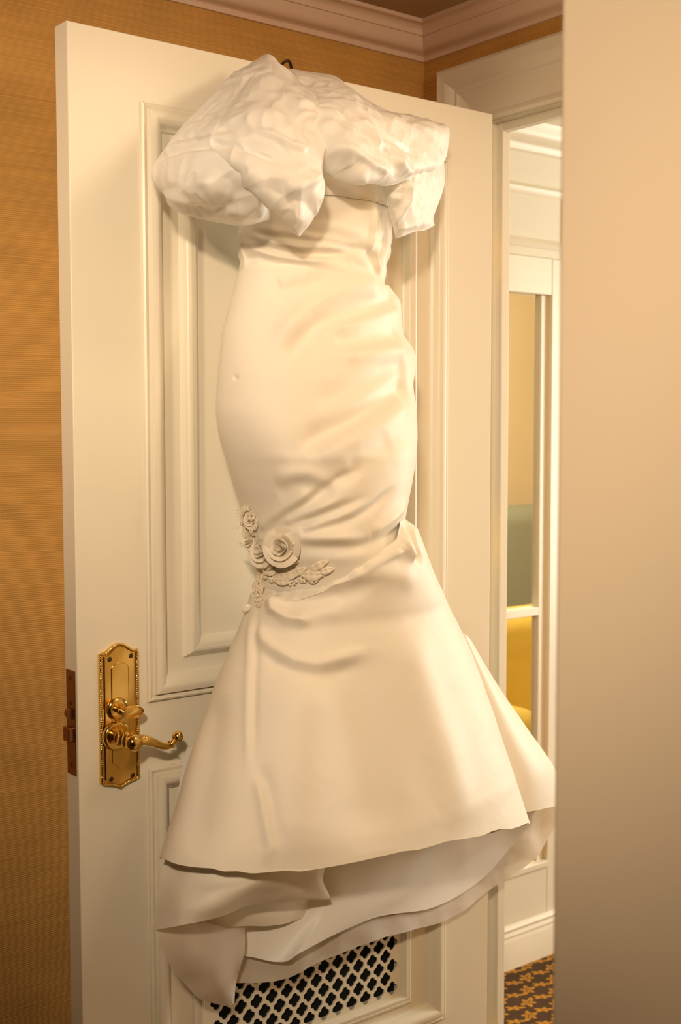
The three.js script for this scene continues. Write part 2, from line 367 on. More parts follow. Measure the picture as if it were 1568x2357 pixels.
const TRAIN_CORNER = [
  [[-0.8169, 0.7787, 0.133], [-0.7873, 0.779, 0.137], [-0.7401, 0.7726, 0.133], [-0.6894, 0.768, 0.126], [-0.6503, 0.7586, 0.115]],
  [[-0.8083, 0.7496, 0.13], [-0.7705, 0.7473, 0.133], [-0.7233, 0.7408, 0.13], [-0.6792, 0.7337, 0.122], [-0.641, 0.723, 0.108]],
  [[-0.784, 0.702, 0.115], [-0.7592, 0.7089, 0.126], [-0.7211, 0.7054, 0.126], [-0.6775, 0.6982, 0.119], [-0.6391, 0.682, 0.101]],
  [[-0.746, 0.6496, 0.097], [-0.7321, 0.6631, 0.112], [-0.7029, 0.6662, 0.115], [-0.6706, 0.6617, 0.108], [-0.6412, 0.6466, 0.094]],
  [[-0.7028, 0.6101, 0.083], [-0.6938, 0.6218, 0.094], [-0.6808, 0.6275, 0.101], [-0.6621, 0.6256, 0.097], [-0.6415, 0.6133, 0.083]],
  [[-0.6467, 0.5768, 0.068], [-0.6477, 0.58, 0.072], [-0.6452, 0.5806, 0.072], [-0.6427, 0.5806, 0.072], [-0.6385, 0.5772, 0.068]]];
const TISSUE_LEFT = [
  [[-0.5699, 2.0686, 0.06], [-0.574, 2.0666, 0.08], [-0.5729, 2.0638, 0.09], [-0.5632, 2.0603, 0.09], [-0.547, 2.055, 0.08]],
  [[-0.6411, 2.0116, 0.07], [-0.6539, 1.9967, 0.13], [-0.6544, 1.985, 0.17], [-0.6307, 1.9837, 0.18], [-0.5922, 1.9859, 0.17]],
  [[-0.7031, 1.9551, 0.07], [-0.7301, 1.9232, 0.16], [-0.7296, 1.9099, 0.215], [-0.6997, 1.9075, 0.235], [-0.6516, 1.9125, 0.23]],
  [[-0.7386, 1.9094, 0.06], [-0.77, 1.8725, 0.16], [-0.7617, 1.8633, 0.22], [-0.7319, 1.8593, 0.25], [-0.6812, 1.863, 0.25]],
  [[-0.7605, 1.866, 0.05], [-0.7736, 1.8407, 0.13], [-0.767, 1.8277, 0.2], [-0.7398, 1.8219, 0.24], [-0.6962, 1.8196, 0.25]],
  [[-0.7335, 1.8451, 0.05], [-0.7341, 1.8201, 0.1], [-0.7304, 1.8033, 0.17], [-0.7195, 1.7975, 0.22], [-0.6749, 1.801, 0.23]],
  [[-0.6861, 1.8247, 0.04], [-0.6756, 1.8082, 0.06], [-0.6731, 1.7961, 0.11], [-0.6787, 1.7841, 0.17], [-0.6538, 1.792, 0.2]]];
const TISSUE_CENTRE = [
  [[-0.5962, 2.0418, 0.1], [-0.5847, 2.048, 0.11], [-0.5717, 2.0416, 0.12], [-0.5399, 2.0331, 0.11], [-0.5083, 2.0262, 0.09]],
  [[-0.6921, 1.9635, 0.17], [-0.6891, 1.9477, 0.22], [-0.655, 1.9471, 0.235], [-0.5978, 1.9622, 0.22], [-0.5232, 1.981, 0.17]],
  [[-0.7549, 1.9012, 0.21], [-0.7317, 1.8913, 0.25], [-0.6878, 1.8939, 0.27], [-0.6281, 1.9103, 0.26], [-0.55, 1.9291, 0.22]],
  [[-0.7616, 1.8721, 0.22], [-0.7401, 1.8504, 0.262], [-0.6952, 1.8561, 0.28], [-0.6471, 1.8683, 0.28], [-0.5988, 1.8842, 0.26]],
  [[-0.7321, 1.8447, 0.25], [-0.7173, 1.8288, 0.27], [-0.688, 1.83, 0.285], [-0.6509, 1.8404, 0.285], [-0.6075, 1.8531, 0.265]],
  [[-0.7035, 1.8188, 0.25], [-0.6957, 1.8049, 0.27], [-0.6735, 1.806, 0.28], [-0.6435, 1.8153, 0.28], [-0.6068, 1.8241, 0.265]],
  [[-0.6705, 1.7927, 0.25], [-0.6665, 1.7867, 0.262], [-0.6514, 1.7867, 0.265], [-0.6316, 1.7921, 0.262], [-0.6109, 1.7995, 0.255]],
  [[-0.639, 1.7657, 0.245], [-0.6382, 1.7643, 0.247], [-0.6367, 1.7637, 0.248], [-0.6328, 1.7654, 0.247], [-0.6275, 1.7704, 0.245]]];
const TISSUE_RIGHT = [
  [[-0.5059, 2.0636, 0.05], [-0.4771, 2.0616, 0.06], [-0.4259, 2.0643, 0.06], [-0.3889, 2.058, 0.05], [-0.3435, 2.0463, 0.04]],
  [[-0.5695, 1.9905, 0.15], [-0.5432, 1.9917, 0.18], [-0.4767, 1.9981, 0.17], [-0.4088, 1.9983, 0.13], [-0.2982, 2.0229, 0.06]],
  [[-0.6058, 1.9272, 0.22], [-0.5815, 1.9342, 0.25], [-0.5045, 1.9519, 0.235], [-0.3928, 1.9822, 0.18], [-0.2228, 2.0207, 0.07]],
  [[-0.6093, 1.8893, 0.24], [-0.5855, 1.8955, 0.275], [-0.5003, 1.9195, 0.26], [-0.3875, 1.9546, 0.21], [-0.1986, 2.0102, 0.09]],
  [[-0.5937, 1.8668, 0.24], [-0.5617, 1.8713, 0.275], [-0.4878, 1.8889, 0.265], [-0.3873, 1.9229, 0.22], [-0.2079, 1.9733, 0.1]],
  [[-0.582, 1.8648, 0.235], [-0.5496, 1.856, 0.265], [-0.4852, 1.8679, 0.26], [-0.3872, 1.8964, 0.22], [-0.2273, 1.9442, 0.11]],
  [[-0.5583, 1.8677, 0.22], [-0.5334, 1.858, 0.245], [-0.4689, 1.8551, 0.24], [-0.4008, 1.8776, 0.215], [-0.2938, 1.9142, 0.15]]];
const TISSUE_SIDE = [
  [[-0.4497, 1.8786, 0.2], [-0.4318, 1.8809, 0.22], [-0.3739, 1.898, 0.2], [-0.2818, 1.9335, 0.14], [-0.1899, 1.961, 0.07]],
  [[-0.4392, 1.8608, 0.2], [-0.4186, 1.8669, 0.215], [-0.3692, 1.8784, 0.2], [-0.286, 1.9032, 0.15], [-0.197, 1.9176, 0.08]],
  [[-0.4252, 1.8359, 0.195], [-0.4052, 1.8427, 0.21], [-0.3556, 1.8578, 0.19], [-0.2787, 1.8773, 0.14], [-0.2184, 1.8826, 0.09]],
  [[-0.412, 1.8113, 0.19], [-0.3946, 1.8184, 0.2], [-0.3556, 1.8278, 0.185], [-0.2912, 1.844, 0.14], [-0.2417, 1.8509, 0.1]],
  [[-0.3961, 1.7911, 0.18], [-0.3832, 1.7958, 0.185], [-0.3468, 1.808, 0.17], [-0.2888, 1.8206, 0.13], [-0.2386, 1.838, 0.1]]];
const TISSUE_CREASES = [
  ['r', 0.008, -0.006, [[-0.7538, 1.8377, 0], [-0.7363, 1.8165, 0], [-0.7258, 1.7941, 0]]],
  ['r', 0.0055, 0.0075, [[-0.7678, 1.8389, 0], [-0.754, 1.8144, 0], [-0.7437, 1.7863, 0]]],
  ['r', 0.008, 0.0075, [[-0.736, 1.8458, 0], [-0.7183, 1.8244, 0], [-0.704, 1.7964, 0]]],
  ['r', 0.0055, -0.006, [[-0.8154, 1.8613, 0], [-0.7881, 1.8736, 0], [-0.7534, 1.8843, 0]]],
  ['r', 0.008, 0.0075, [[-0.8457, 1.8263, 0], [-0.8089, 1.8394, 0], [-0.7815, 1.8516, 0]]],
  ['r', 0.0055, 0.0075, [[-0.8016, 1.8888, 0], [-0.7672, 1.8938, 0]]],
  ['r', 0.008, -0.006, [[-0.8226, 1.8121, 0], [-0.7819, 1.8112, 0], [-0.7399, 1.8102, 0]]],
  ['r', 0.0055, 0.0075, [[-0.7258, 1.7882, 0], [-0.7682, 1.7954, 0], [-0.8025, 1.8031, 0]]],
  ['r', 0.008, -0.006, [[-0.7829, 1.921, 0], [-0.7589, 1.9111, 0], [-0.731, 1.8981, 0]]],
  ['r', 0.0055, 0.0075, [[-0.6506, 1.9218, 0], [-0.6279, 1.93, 0], [-0.601, 1.9353, 0], [-0.5751, 1.9332, 0]]],
  ['r', 0.008, 0.0075, [[-0.5751, 1.9332, 0], [-0.5893, 1.9189, 0], [-0.6034, 1.912, 0]]],
  ['r', 0.0055, -0.006, [[-0.7865, 1.8939, 0], [-0.7453, 1.8742, 0], [-0.6882, 1.844, 0]]],
  ['r', 0.008, 0.0075, [[-0.6883, 1.8175, 0], [-0.6511, 1.8338, 0], [-0.6283, 1.8485, 0]]],
  ['r', 0.0055, 0.0075, [[-0.7168, 1.8956, 0], [-0.6732, 1.8784, 0], [-0.6433, 1.8765, 0]]],
  ['r', 0.008, -0.006, [[-0.5576, 1.9206, 0], [-0.5086, 1.9026, 0], [-0.4708, 1.8919, 0]]],
  ['r', 0.0055, 0.0075, [[-0.5894, 1.8916, 0], [-0.5334, 1.8744, 0], [-0.4835, 1.8713, 0]]],
  ['r', 0.008, 0.0075, [[-0.4708, 1.8919, 0], [-0.4319, 1.8842, 0], [-0.401, 1.8849, 0]]],
  ['r', 0.0055, -0.006, [[-0.5169, 1.9265, 0], [-0.4493, 1.9171, 0], [-0.3876, 1.9127, 0]]],
  ['r', 0.008, 0.0075, [[-0.5414, 1.9291, 0], [-0.5169, 1.9202, 0], [-0.5003, 1.8975, 0]]],
  ['r', 0.0055, 0.0075, [[-0.6356, 1.9451, 0], [-0.5971, 1.9451, 0], [-0.5576, 1.9329, 0]]],
  ['r', 0.008, -0.006, [[-0.4492, 1.866, 0], [-0.4448, 1.8279, 0], [-0.4534, 1.782, 0]]],
  ['r', 0.0055, 0.0075, [[-0.4054, 1.8778, 0], [-0.4008, 1.8458, 0], [-0.4184, 1.7983, 0]]],
  ['r', 0.008, 0.0075, [[-0.423, 1.8562, 0], [-0.4273, 1.8169, 0]]]];
const APPLIQUE = { rose: [[-0.6243, 1.3074, 0.1443, 0.021], [-0.6214, 1.3157, 0.1886, 0.024], [-0.6335, 1.3237, 0.1241, 0.014], [-0.6414, 1.3552, 0.1373, 0.012]], leaf: [[-0.6153, 1.2925, 0.1631, -0.6102, 1.298, 0.1872, 0.01], [-0.6031, 1.2948, 0.2017, -0.6139, 1.2953, 0.1834, 0.008], [-0.611, 1.2745, 0.1569, -0.6146, 1.2844, 0.1301, 0.016], [-0.608, 1.2703, 0.164, -0.5979, 1.2769, 0.1944, 0.014], [-0.6007, 1.2734, 0.1828, -0.5939, 1.2842, 0.2065, 0.01], [-0.5948, 1.2746, 0.2012, -0.5784, 1.2753, 0.2224, 0.014], [-0.5907, 1.2815, 0.2087, -0.5759, 1.2954, 0.232, 0.01], [-0.5811, 1.2793, 0.2207, -0.5665, 1.2846, 0.2345, 0.009], [-0.6095, 1.2629, 0.1547, -0.6027, 1.2629, 0.1811, 0.01], [-0.613, 1.2782, 0.137, -0.6187, 1.2944, 0.1679, 0.012], [-0.6397, 1.3427, 0.137, -0.6345, 1.3314, 0.1408, 0.008], [-0.6335, 1.347, 0.1044, -0.6426, 1.3662, 0.146, 0.01], [-0.6413, 1.3616, 0.1209, -0.6448, 1.3737, 0.1377, 0.006]], lace: [[-0.6257, 1.2487, 0.1387], [-0.6287, 1.2436, 0.1384], [-0.6303, 1.238, 0.1464], [-0.6339, 1.2303, 0.1458], [-0.6223, 1.2495, 0.1222], [-0.6228, 1.2552, 0.1393], [-0.612, 1.275, 0.117], [-0.6094, 1.2639, 0.1154], [-0.6031, 1.2538, 0.0993], [-0.6114, 1.2697, 0.1323], [-0.6108, 1.2683, 0.1476], [-0.6079, 1.2652, 0.1593], [-0.6049, 1.2674, 0.1708], [-0.6413, 1.3675, 0.121], [-0.6434, 1.363, 0.1333], [-0.6441, 1.361, 0.1459], [-0.6362, 1.3534, 0.1085], [-0.6392, 1.3478, 0.1247], [-0.634, 1.3375, 0.1122], [-0.6408, 1.3491, 0.1455], [-0.6138, 1.2793, 0.1497], [-0.5934, 1.2691, 0.1993], [-0.5857, 1.2711, 0.2128], [-0.5767, 1.2778, 0.2224]], bead: [[-0.6375, 1.3692, 0.1048], [-0.634, 1.3635, 0.1007], [-0.634, 1.3582, 0.1007], [-0.5988, 1.2642, 0.1847], [-0.5982, 1.2606, 0.1882], [-0.5988, 1.2586, 0.1802], [-0.5982, 1.2649, 0.1926], [-0.6092, 1.2656, 0.1476], [-0.6445, 1.3713, 0.1419], [-0.6414, 1.3585, 0.1499], [-0.6237, 1.3394, 0.0852], [-0.6196, 1.3148, 0.0848], [-0.6156, 1.3105, 0.0847], [-0.6101, 1.2823, 0.1096], [-0.6265, 1.3298, 0.1814], [-0.6194, 1.3306, 0.2002], [-0.6149, 1.3231, 0.207], [-0.6264, 1.2466, 0.1304], [-0.6267, 1.2457, 0.147], [-0.6298, 1.2401, 0.1423], [-0.6329, 1.2337, 0.142]], button: [-0.634, 1.2198, 0.1168] };
const NECK = [
  [-0.559, 1.867, 0.2],
  [-0.5052, 1.8665, 0.205],
  [-0.4325, 1.8644, 0.19],
  [-0.5591, 1.8391, 0.2],
  [-0.5052, 1.8388, 0.205],
  [-0.4325, 1.8418, 0.19]];
const LEVER = [
  [-0.8129, 1.0234, 0.06],
  [-0.8052, 1.0271, 0.062],
  [-0.7931, 1.0276, 0.064],
  [-0.7799, 1.0228, 0.064],
  [-0.7654, 1.0155, 0.062],
  [-0.7522, 1.0109, 0.06],
  [-0.7419, 1.0116, 0.058],
  [-0.7352, 1.0157, 0.057],
  [-0.7291, 1.0199, 0.056]];

// ------------------------------------------------------------------ helpers
const noise3 = createNoise3D((() => { let s = 20731; return () => ((s = (s * 16807) % 2147483647) / 2147483647); })());
let seed = 99173; const rnd = () => ((seed = (seed * 16807) % 2147483647) / 2147483647);
const V = (x, y, z) => new THREE.Vector3(x, y, z);
const used = {};
function numbered(n) { used[n] = (used[n] ?? -1) + 1; return used[n] ? n + '_' + String(used[n]).padStart(3, '0') : n; }
function metricUV(g) {                                    // uv in metres, by the way each face points
  if (g.index) g = g.toNonIndexed();
  const p = g.attributes.position, n = g.attributes.normal, uv = new Float32Array(p.count * 2);
  for (let i = 0; i < p.count; i++) {
    const ax = Math.abs(n.getX(i)), ay = Math.abs(n.getY(i)), az = Math.abs(n.getZ(i));
    const [u, v] = ay > ax && ay > az ? [p.getX(i), p.getZ(i)] : ax > az ? [p.getZ(i), p.getY(i)] : [p.getX(i), p.getY(i)];
    uv[2 * i] = u; uv[2 * i + 1] = v;
  }
  g.setAttribute('uv', new THREE.BufferAttribute(uv, 2)); return g;
}
function mesh(name, geo, mat, parent) {
  const m = new THREE.Mesh(geo, mat); m.castShadow = m.receiveShadow = true;
  m.name = parent ? name : numbered(name); (parent ?? scene).add(m); return m;
}
function thing(name, label, category, at = [0, 0, 0], group) {
  const o = new THREE.Group(); o.name = numbered(name); o.position.set(...at); o.userData = { label, category };
  if (group) o.userData.group = group; scene.add(o); return o;
}
function struct(name, geo, mat, label, category) {
  const m = mesh(name, geo, mat); m.userData = { kind: 'structure', label, category }; return m;
}
function structGroup(name, label, category, at = [0, 0, 0]) {
  const g = new THREE.Group(); g.name = name; g.position.set(...at); g.userData = { kind: 'structure', label, category }; scene.add(g); return g;
}
function bx(x0, x1, y0, y1, z0, z1) {
  const g = new THREE.BoxGeometry(x1 - x0, y1 - y0, z1 - z0); g.translate((x0 + x1) / 2, (y0 + y1) / 2, (z0 + z1) / 2); return metricUV(g);
}
function rb(x0, x1, y0, y1, z0, z1, r = 0.002) {
  const g = new RoundedBoxGeometry(x1 - x0, y1 - y0, z1 - z0, 2, r); g.translate((x0 + x1) / 2, (y0 + y1) / 2, (z0 + z1) / 2); return metricUV(g);
}
const merge = a => mergeGeometries(a.map(g => { g = g.index ? g.toNonIndexed() : g; for (const k of Object.keys(g.attributes)) if (!['position', 'normal', 'uv'].includes(k)) g.deleteAttribute(k); return g; }));
const sstep = (a, b, x) => { const t = Math.min(1, Math.max(0, (x - a) / (b - a))); return t * t * (3 - 2 * t); };

// ------------------------------------------------------------------ textures
function tex(n, m, fn, color = true) {
  const d = new Uint8Array(n * m * 4);
  for (let y = 0; y < m; y++) for (let x = 0; x < n; x++) { const c = fn(x / n, y / m, x, y); const i = (y * n + x) * 4; d[i] = c[0]; d[i + 1] = c[1] ?? c[0]; d[i + 2] = c[2] ?? c[0]; d[i + 3] = 255; }
  const t = new THREE.DataTexture(d, n, m); t.wrapS = t.wrapT = THREE.RepeatWrapping; t.magFilter = THREE.LinearFilter; t.minFilter = THREE.LinearMipmapLinearFilter; t.generateMipmaps = true;
  if (color) t.colorSpace = THREE.SRGBColorSpace; t.needsUpdate = true; return t;
}
const loopNoise = (u, v, fu, fv, o) => {                  // seamless on the unit square
  const a = u * Math.PI * 2, b = v * Math.PI * 2;
  return 0.5 * (noise3(Math.cos(a) * fu + o, Math.sin(a) * fu, Math.cos(b) * fv + 3 * o) + noise3(Math.sin(b) * fv, Math.cos(a) * fu - o, Math.sin(a) * fu + Math.cos(b) * fv));
};
// grasscloth: fine uneven horizontal threads
const threadJit = Array.from({ length: 256 }, () => rnd());
const threads = (u, v) => {
  const k = Math.floor(v * 128) % 128, f = (v * 128) % 1;
  const body = Math.sin(f * Math.PI) ** 0.7;
  const slub = 0.5 + 0.5 * loopNoise(u, k / 128, 1.6, 30, k * 0.37);
  return { body, slub, j: threadJit[k] };
};
const grassColor = tex(1024, 1024, (u, v) => {
  const t = threads(u, v), m = loopNoise(u, v, 0.7, 0.7, 5);
  const b = 0.90 + 0.10 * t.body * (0.5 + t.slub) + 0.05 * (t.j - 0.5) + 0.04 * m;
  return [208 * b, 158 * b, 82 * b];
});
const grassBump = tex(1024, 1024, (u, v) => { const t = threads(u, v); return [Math.max(0, Math.min(255, 40 + 150 * t.body * (0.35 + 0.75 * t.slub) + 40 * t.j))]; }, false);
grassColor.repeat.set(1 / 0.55, 1 / 0.42); grassBump.repeat.copy(grassColor.repeat);
// patterned carpet: gold leaves on brown, woven tufts
const leafAt = (u, v) => { let best = -9; for (const [cx, cy, r, s] of [[0.25, 0.25, 0.5, 1], [0.75, 0.75, 0.5, -1], [0.25, 0.75, -0.5, 0.62], [0.75, 0.25, -0.5, 0.62]]) for (const ox of [-1, 0, 1]) for (const oy of [-1, 0, 1]) {
  const x = u - cx - ox, y = v - cy - oy, c = Math.cos(r), q = Math.sin(r), a = (x * c - y * q) * s, b = x * q + y * c, an = Math.atan2(b, a), rad = Math.hypot(a * 0.8, b * 1.2);
  best = Math.max(best, Math.abs(s) * (0.17 + 0.065 * Math.cos(5 * an)) - rad); } return best; };
const carpetColor = tex(512, 512, (u, v, x, y) => {
  const l = leafAt(u, v), n = rnd() * 0.5 + 0.75, core = sstep(-0.012, 0.012, l), in2 = sstep(0.07, 0.10, l);
  const c = [78 + core * 130 - in2 * 70, 52 + core * 96 - in2 * 56, 22 + core * 18 - in2 * 6]; return c.map(k => Math.min(255, k * n));
});
const carpetBump = tex(256, 256, () => [rnd() * 255], false);
carpetColor.repeat.set(1 / 0.105, 1 / 0.105); carpetBump.repeat.set(1 / 0.15, 1 / 0.15);
// plain linen weave in the painted wall covering and the silk
const weave = tex(256, 256, (u, v) => [128 + 60 * Math.sin(u * Math.PI * 2 * 48) * Math.sin(v * Math.PI * 2 * 48) + 50 * (rnd() - 0.5)], false);
const weaveWall = weave.clone(); weaveWall.repeat.set(1 / 0.12, 1 / 0.3); weaveWall.needsUpdate = true;
const weaveSilk = weave.clone(); weaveSilk.repeat.set(1 / 0.04, 1 / 0.04); weaveSilk.needsUpdate = true;

// ------------------------------------------------------------------ materials
const std = (c, r, o = {}) => new THREE.MeshStandardMaterial({ color: new THREE.Color().setRGB(...c), roughness: r, side: THREE.DoubleSide, ...o });
const phys = (c, r, o = {}) => new THREE.MeshPhysicalMaterial({ color: new THREE.Color().setRGB(...c), roughness: r, side: THREE.DoubleSide, ...o });
const M = {
  paper: std([1, 1, 1], 0.75, { map: grassColor, bumpMap: grassBump, bumpScale: 0.0012 }),
  peach: std([0.74, 0.60, 0.42], 0.8, { bumpMap: weaveWall, bumpScale: 0.0002 }),
  ceiling: std([0.42, 0.27, 0.16], 0.9),
  crown: std([0.74, 0.56, 0.44], 0.6),
  door: phys([0.80, 0.74, 0.60], 0.38, { clearcoat: 0.15, clearcoatRoughness: 0.3 }),
  trim: phys([0.82, 0.77, 0.64], 0.4, { clearcoat: 0.15, clearcoatRoughness: 0.3 }),
  hallWall: std([0.82, 0.79, 0.66], 0.7),
  carpet: std([1, 1, 1], 1, { map: carpetColor, bumpMap: carpetBump, bumpScale: 0.003 }),
  brass: std([0.92, 0.64, 0.20], 0.13, { metalness: 1 }),
  bronze: std([0.32, 0.16, 0.07], 0.35, { metalness: 1 }),
  screw: std([0.10, 0.06, 0.03], 0.4, { metalness: 0.8 }),
  black: std([0.004, 0.004, 0.004], 1),
  steel: std([0.16, 0.13, 0.11], 0.35, { metalness: 1 }),
  silk: phys([0.90, 0.84, 0.72], 0.52, { sheen: 0.5, sheenRoughness: 0.45, sheenColor: new THREE.Color().setRGB(1, 0.97, 0.9), bumpMap: weaveSilk, bumpScale: 0.00012 }),
  lining: phys([0.93, 0.91, 0.86], 0.5),
  organza: phys([0.94, 0.86, 0.77], 0.9, { transmission: 0.5, thickness: 0 }),
  tissue: phys([0.97, 0.95, 0.90], 0.5, { transmission: 0.25, thickness: 0 }),
  satin: phys([0.90, 0.82, 0.68], 0.32, { sheen: 0.4, sheenRoughness: 0.4 }),
  lace: phys([0.90, 0.80, 0.62], 0.55),
  bead: phys([0.92, 0.88, 0.78], 0.08, { clearcoat: 1 }),
  glass: phys([1, 1, 1], 0.0, { transmission: 1, thickness: 0, ior: 1.5 }),
  gold: std([0.66, 0.46, 0.08], 0.7),
  greyGreen: std([0.30, 0.33, 0.27], 0.8),
  cream: std([0.80, 0.70, 0.50], 0.8),
  walnut: std([0.26, 0.12, 0.02], 0.5),
  wood: std([0.55, 0.42, 0.28], 0.5),
};

// ------------------------------------------------------------------ room shell
const FLOOR = -0.01, CEIL = 2.305, XW = 0.062, XB = 0.112, ZL = -0.26;
{
  struct('floor', bx(-3.5, 3.0, FLOOR - 0.06, FLOOR, -2.5, 3.5), M.carpet, 'brown and gold leaf patterned carpet', 'carpet');
  struct('ceiling', bx(-3.5, XB, CEIL, CEIL + 0.06, ZL - 0.08, 3.5), M.ceiling, 'dark brown ceiling above the crown moulding', 'ceiling');
  struct('wall_left', bx(-3.5, XW, FLOOR, CEIL, ZL - 0.08, ZL), M.paper, 'gold grasscloth wall behind the open door', 'wall');
  struct('wall_back', merge([bx(XW, XB, FLOOR, CEIL, -0.76, -0.085), bx(XW, XB, 2.105, CEIL, -0.085, 0.86), bx(XW, XB, FLOOR, CEIL, 0.86, 3.5)]), M.paper, 'gold wall strip above the doorway casing', 'wall');
  struct('wall_right', merge([rb(-0.958, XW, FLOOR, CEIL, 1.02, 3.5, 0.006)]), M.peach, 'plain peach wall end in front of the doorway', 'wall');
  struct('wall_side', bx(-3.58, -3.5, FLOOR, CEIL, ZL - 0.08, 3.5), M.walnut, 'dark golden-brown side wall of the room', 'wall');
  struct('wall_front', bx(-3.5, XW, FLOOR, CEIL, 3.5, 3.58), M.walnut, 'dark golden-brown wall facing the open door', 'wall');
}
// crown moulding, swept along the two walls with a mitred corner
function sweepProfile(prof, path, closed = false) {        // prof: [out, up]; path: points with their two side directions
  const pos = [], idx = [], n = prof.length;
  path.forEach(({ p, out, up }) => prof.forEach(([a, b]) => pos.push(p.x + out.x * a + up.x * b, p.y + out.y * a + up.y * b, p.z + out.z * a + up.z * b)));
  const segs = closed ? path.length : path.length - 1;
  for (let i = 0; i < segs; i++) for (let j = 0; j < n - 1; j++) {
    const a = i * n + j, b = ((i + 1) % path.length) * n + j; idx.push(a, b, a + 1, b, b + 1, a + 1);
  }
  let g = new THREE.BufferGeometry(); g.setAttribute('position', new THREE.Float32BufferAttribute(pos, 3)); g.setIndex(idx);
  g = toCreasedNormals(g, 0.6); return metricUV(g);
}
const arc = (x0, y0, x1, y1, bulge, n = 6) => Array.from({ length: n + 1 }, (_, i) => { const t = i / n, k = Math.sin(t * Math.PI) * bulge, dx = x1 - x0, dy = y1 - y0; return [x0 + dx * t - dy * k, y0 + dy * t + dx * k]; });
{
  const prof = [[0, -0.062], [0.006, -0.062], [0.008, -0.056], [0.006, -0.052], ...arc(0.010, -0.050, 0.034, -0.030, -0.22), [0.036, -0.024], [0.040, -0.024], ...arc(0.040, -0.022, 0.058, -0.008, 0.25), [0.062, -0.007], [0.062, 0]];
  const y = CEIL, up = V(0, 1, 0);
  struct('trim_1', sweepProfile(prof, [{ p: V(-3.5, y, ZL), out: V(0, 0, 1), up }, { p: V(XW, y, ZL), out: V(-1, 0, 1), up }]), M.crown, 'crown moulding along the wall behind the door', 'moulding');
  struct('trim_2', sweepProfile(prof, [{ p: V(XW, y, ZL), out: V(-1, 0, 1), up }, { p: V(XW, y, 1.02), out: V(-1, 0, 0), up }]), M.crown, 'crown moulding above the doorway', 'moulding');
}
// door casing: hinge side, head and far side, mitred
{
  const w = 0.118, prof = [[0, 0], [0, 0.012], [0.006, 0.016], [0.012, 0.014], [0.016, 0.011], [0.062, 0.012], [0.068, 0.016], [0.074, 0.015], ...arc(0.078, 0.016, 0.100, 0.026, 0.15, 5), [0.112, 0.028], [w, 0.024], [w, 0]];
  const zi = -0.078, zo = 0.853, yi = 2.088, X = XW;
  const zf = V(0, 0, -1), zb = V(0, 0, 1), out = V(-1, 0, 0);
  const pr = prof.map(([a, b]) => [a, b]);
  const g = structGroup('trim_3', 'cream moulded casing round the doorway', 'door casing');
  const corner1 = { p: V(X, yi, zi), out: V(0, 1, -1), up: out }, corner2 = { p: V(X, yi, zo), out: V(0, 1, 1), up: out };
  mesh('casing_leg', sweepProfile(pr, [{ p: V(X, FLOOR, zi), out: zf, up: out }, corner1]), M.trim, g);
  mesh('casing_head', sweepProfile(pr, [corner1, corner2]), M.trim, g);
  mesh('casing_leg', sweepProfile(pr, [corner2, { p: V(X, FLOOR, zo), out: zb, up: out }]), M.trim, g);
  mesh('jamb', bx(XW - 0.002, XB, FLOOR, 2.105, -0.085, -0.066), M.trim, g);
  mesh('jamb', bx(XW - 0.002, XB, FLOOR, 2.105, 0.841, 0.86), M.trim, g);
  mesh('jamb_head', bx(XW - 0.002, XB, 2.086, 2.105, -0.066, 0.841), M.trim, g);
  mesh('door_stop', rb(0.078, 0.099, FLOOR, 2.086, -0.067, -0.049, 0.002), M.trim, g);
  mesh('door_stop', rb(0.078, 0.099, FLOOR, 2.086, 0.824, 0.842, 0.002), M.trim, g);
  mesh('door_stop', rb(0.078, 0.099, 2.070, 2.087, -0.049, 0.824, 0.002), M.trim, g);
}

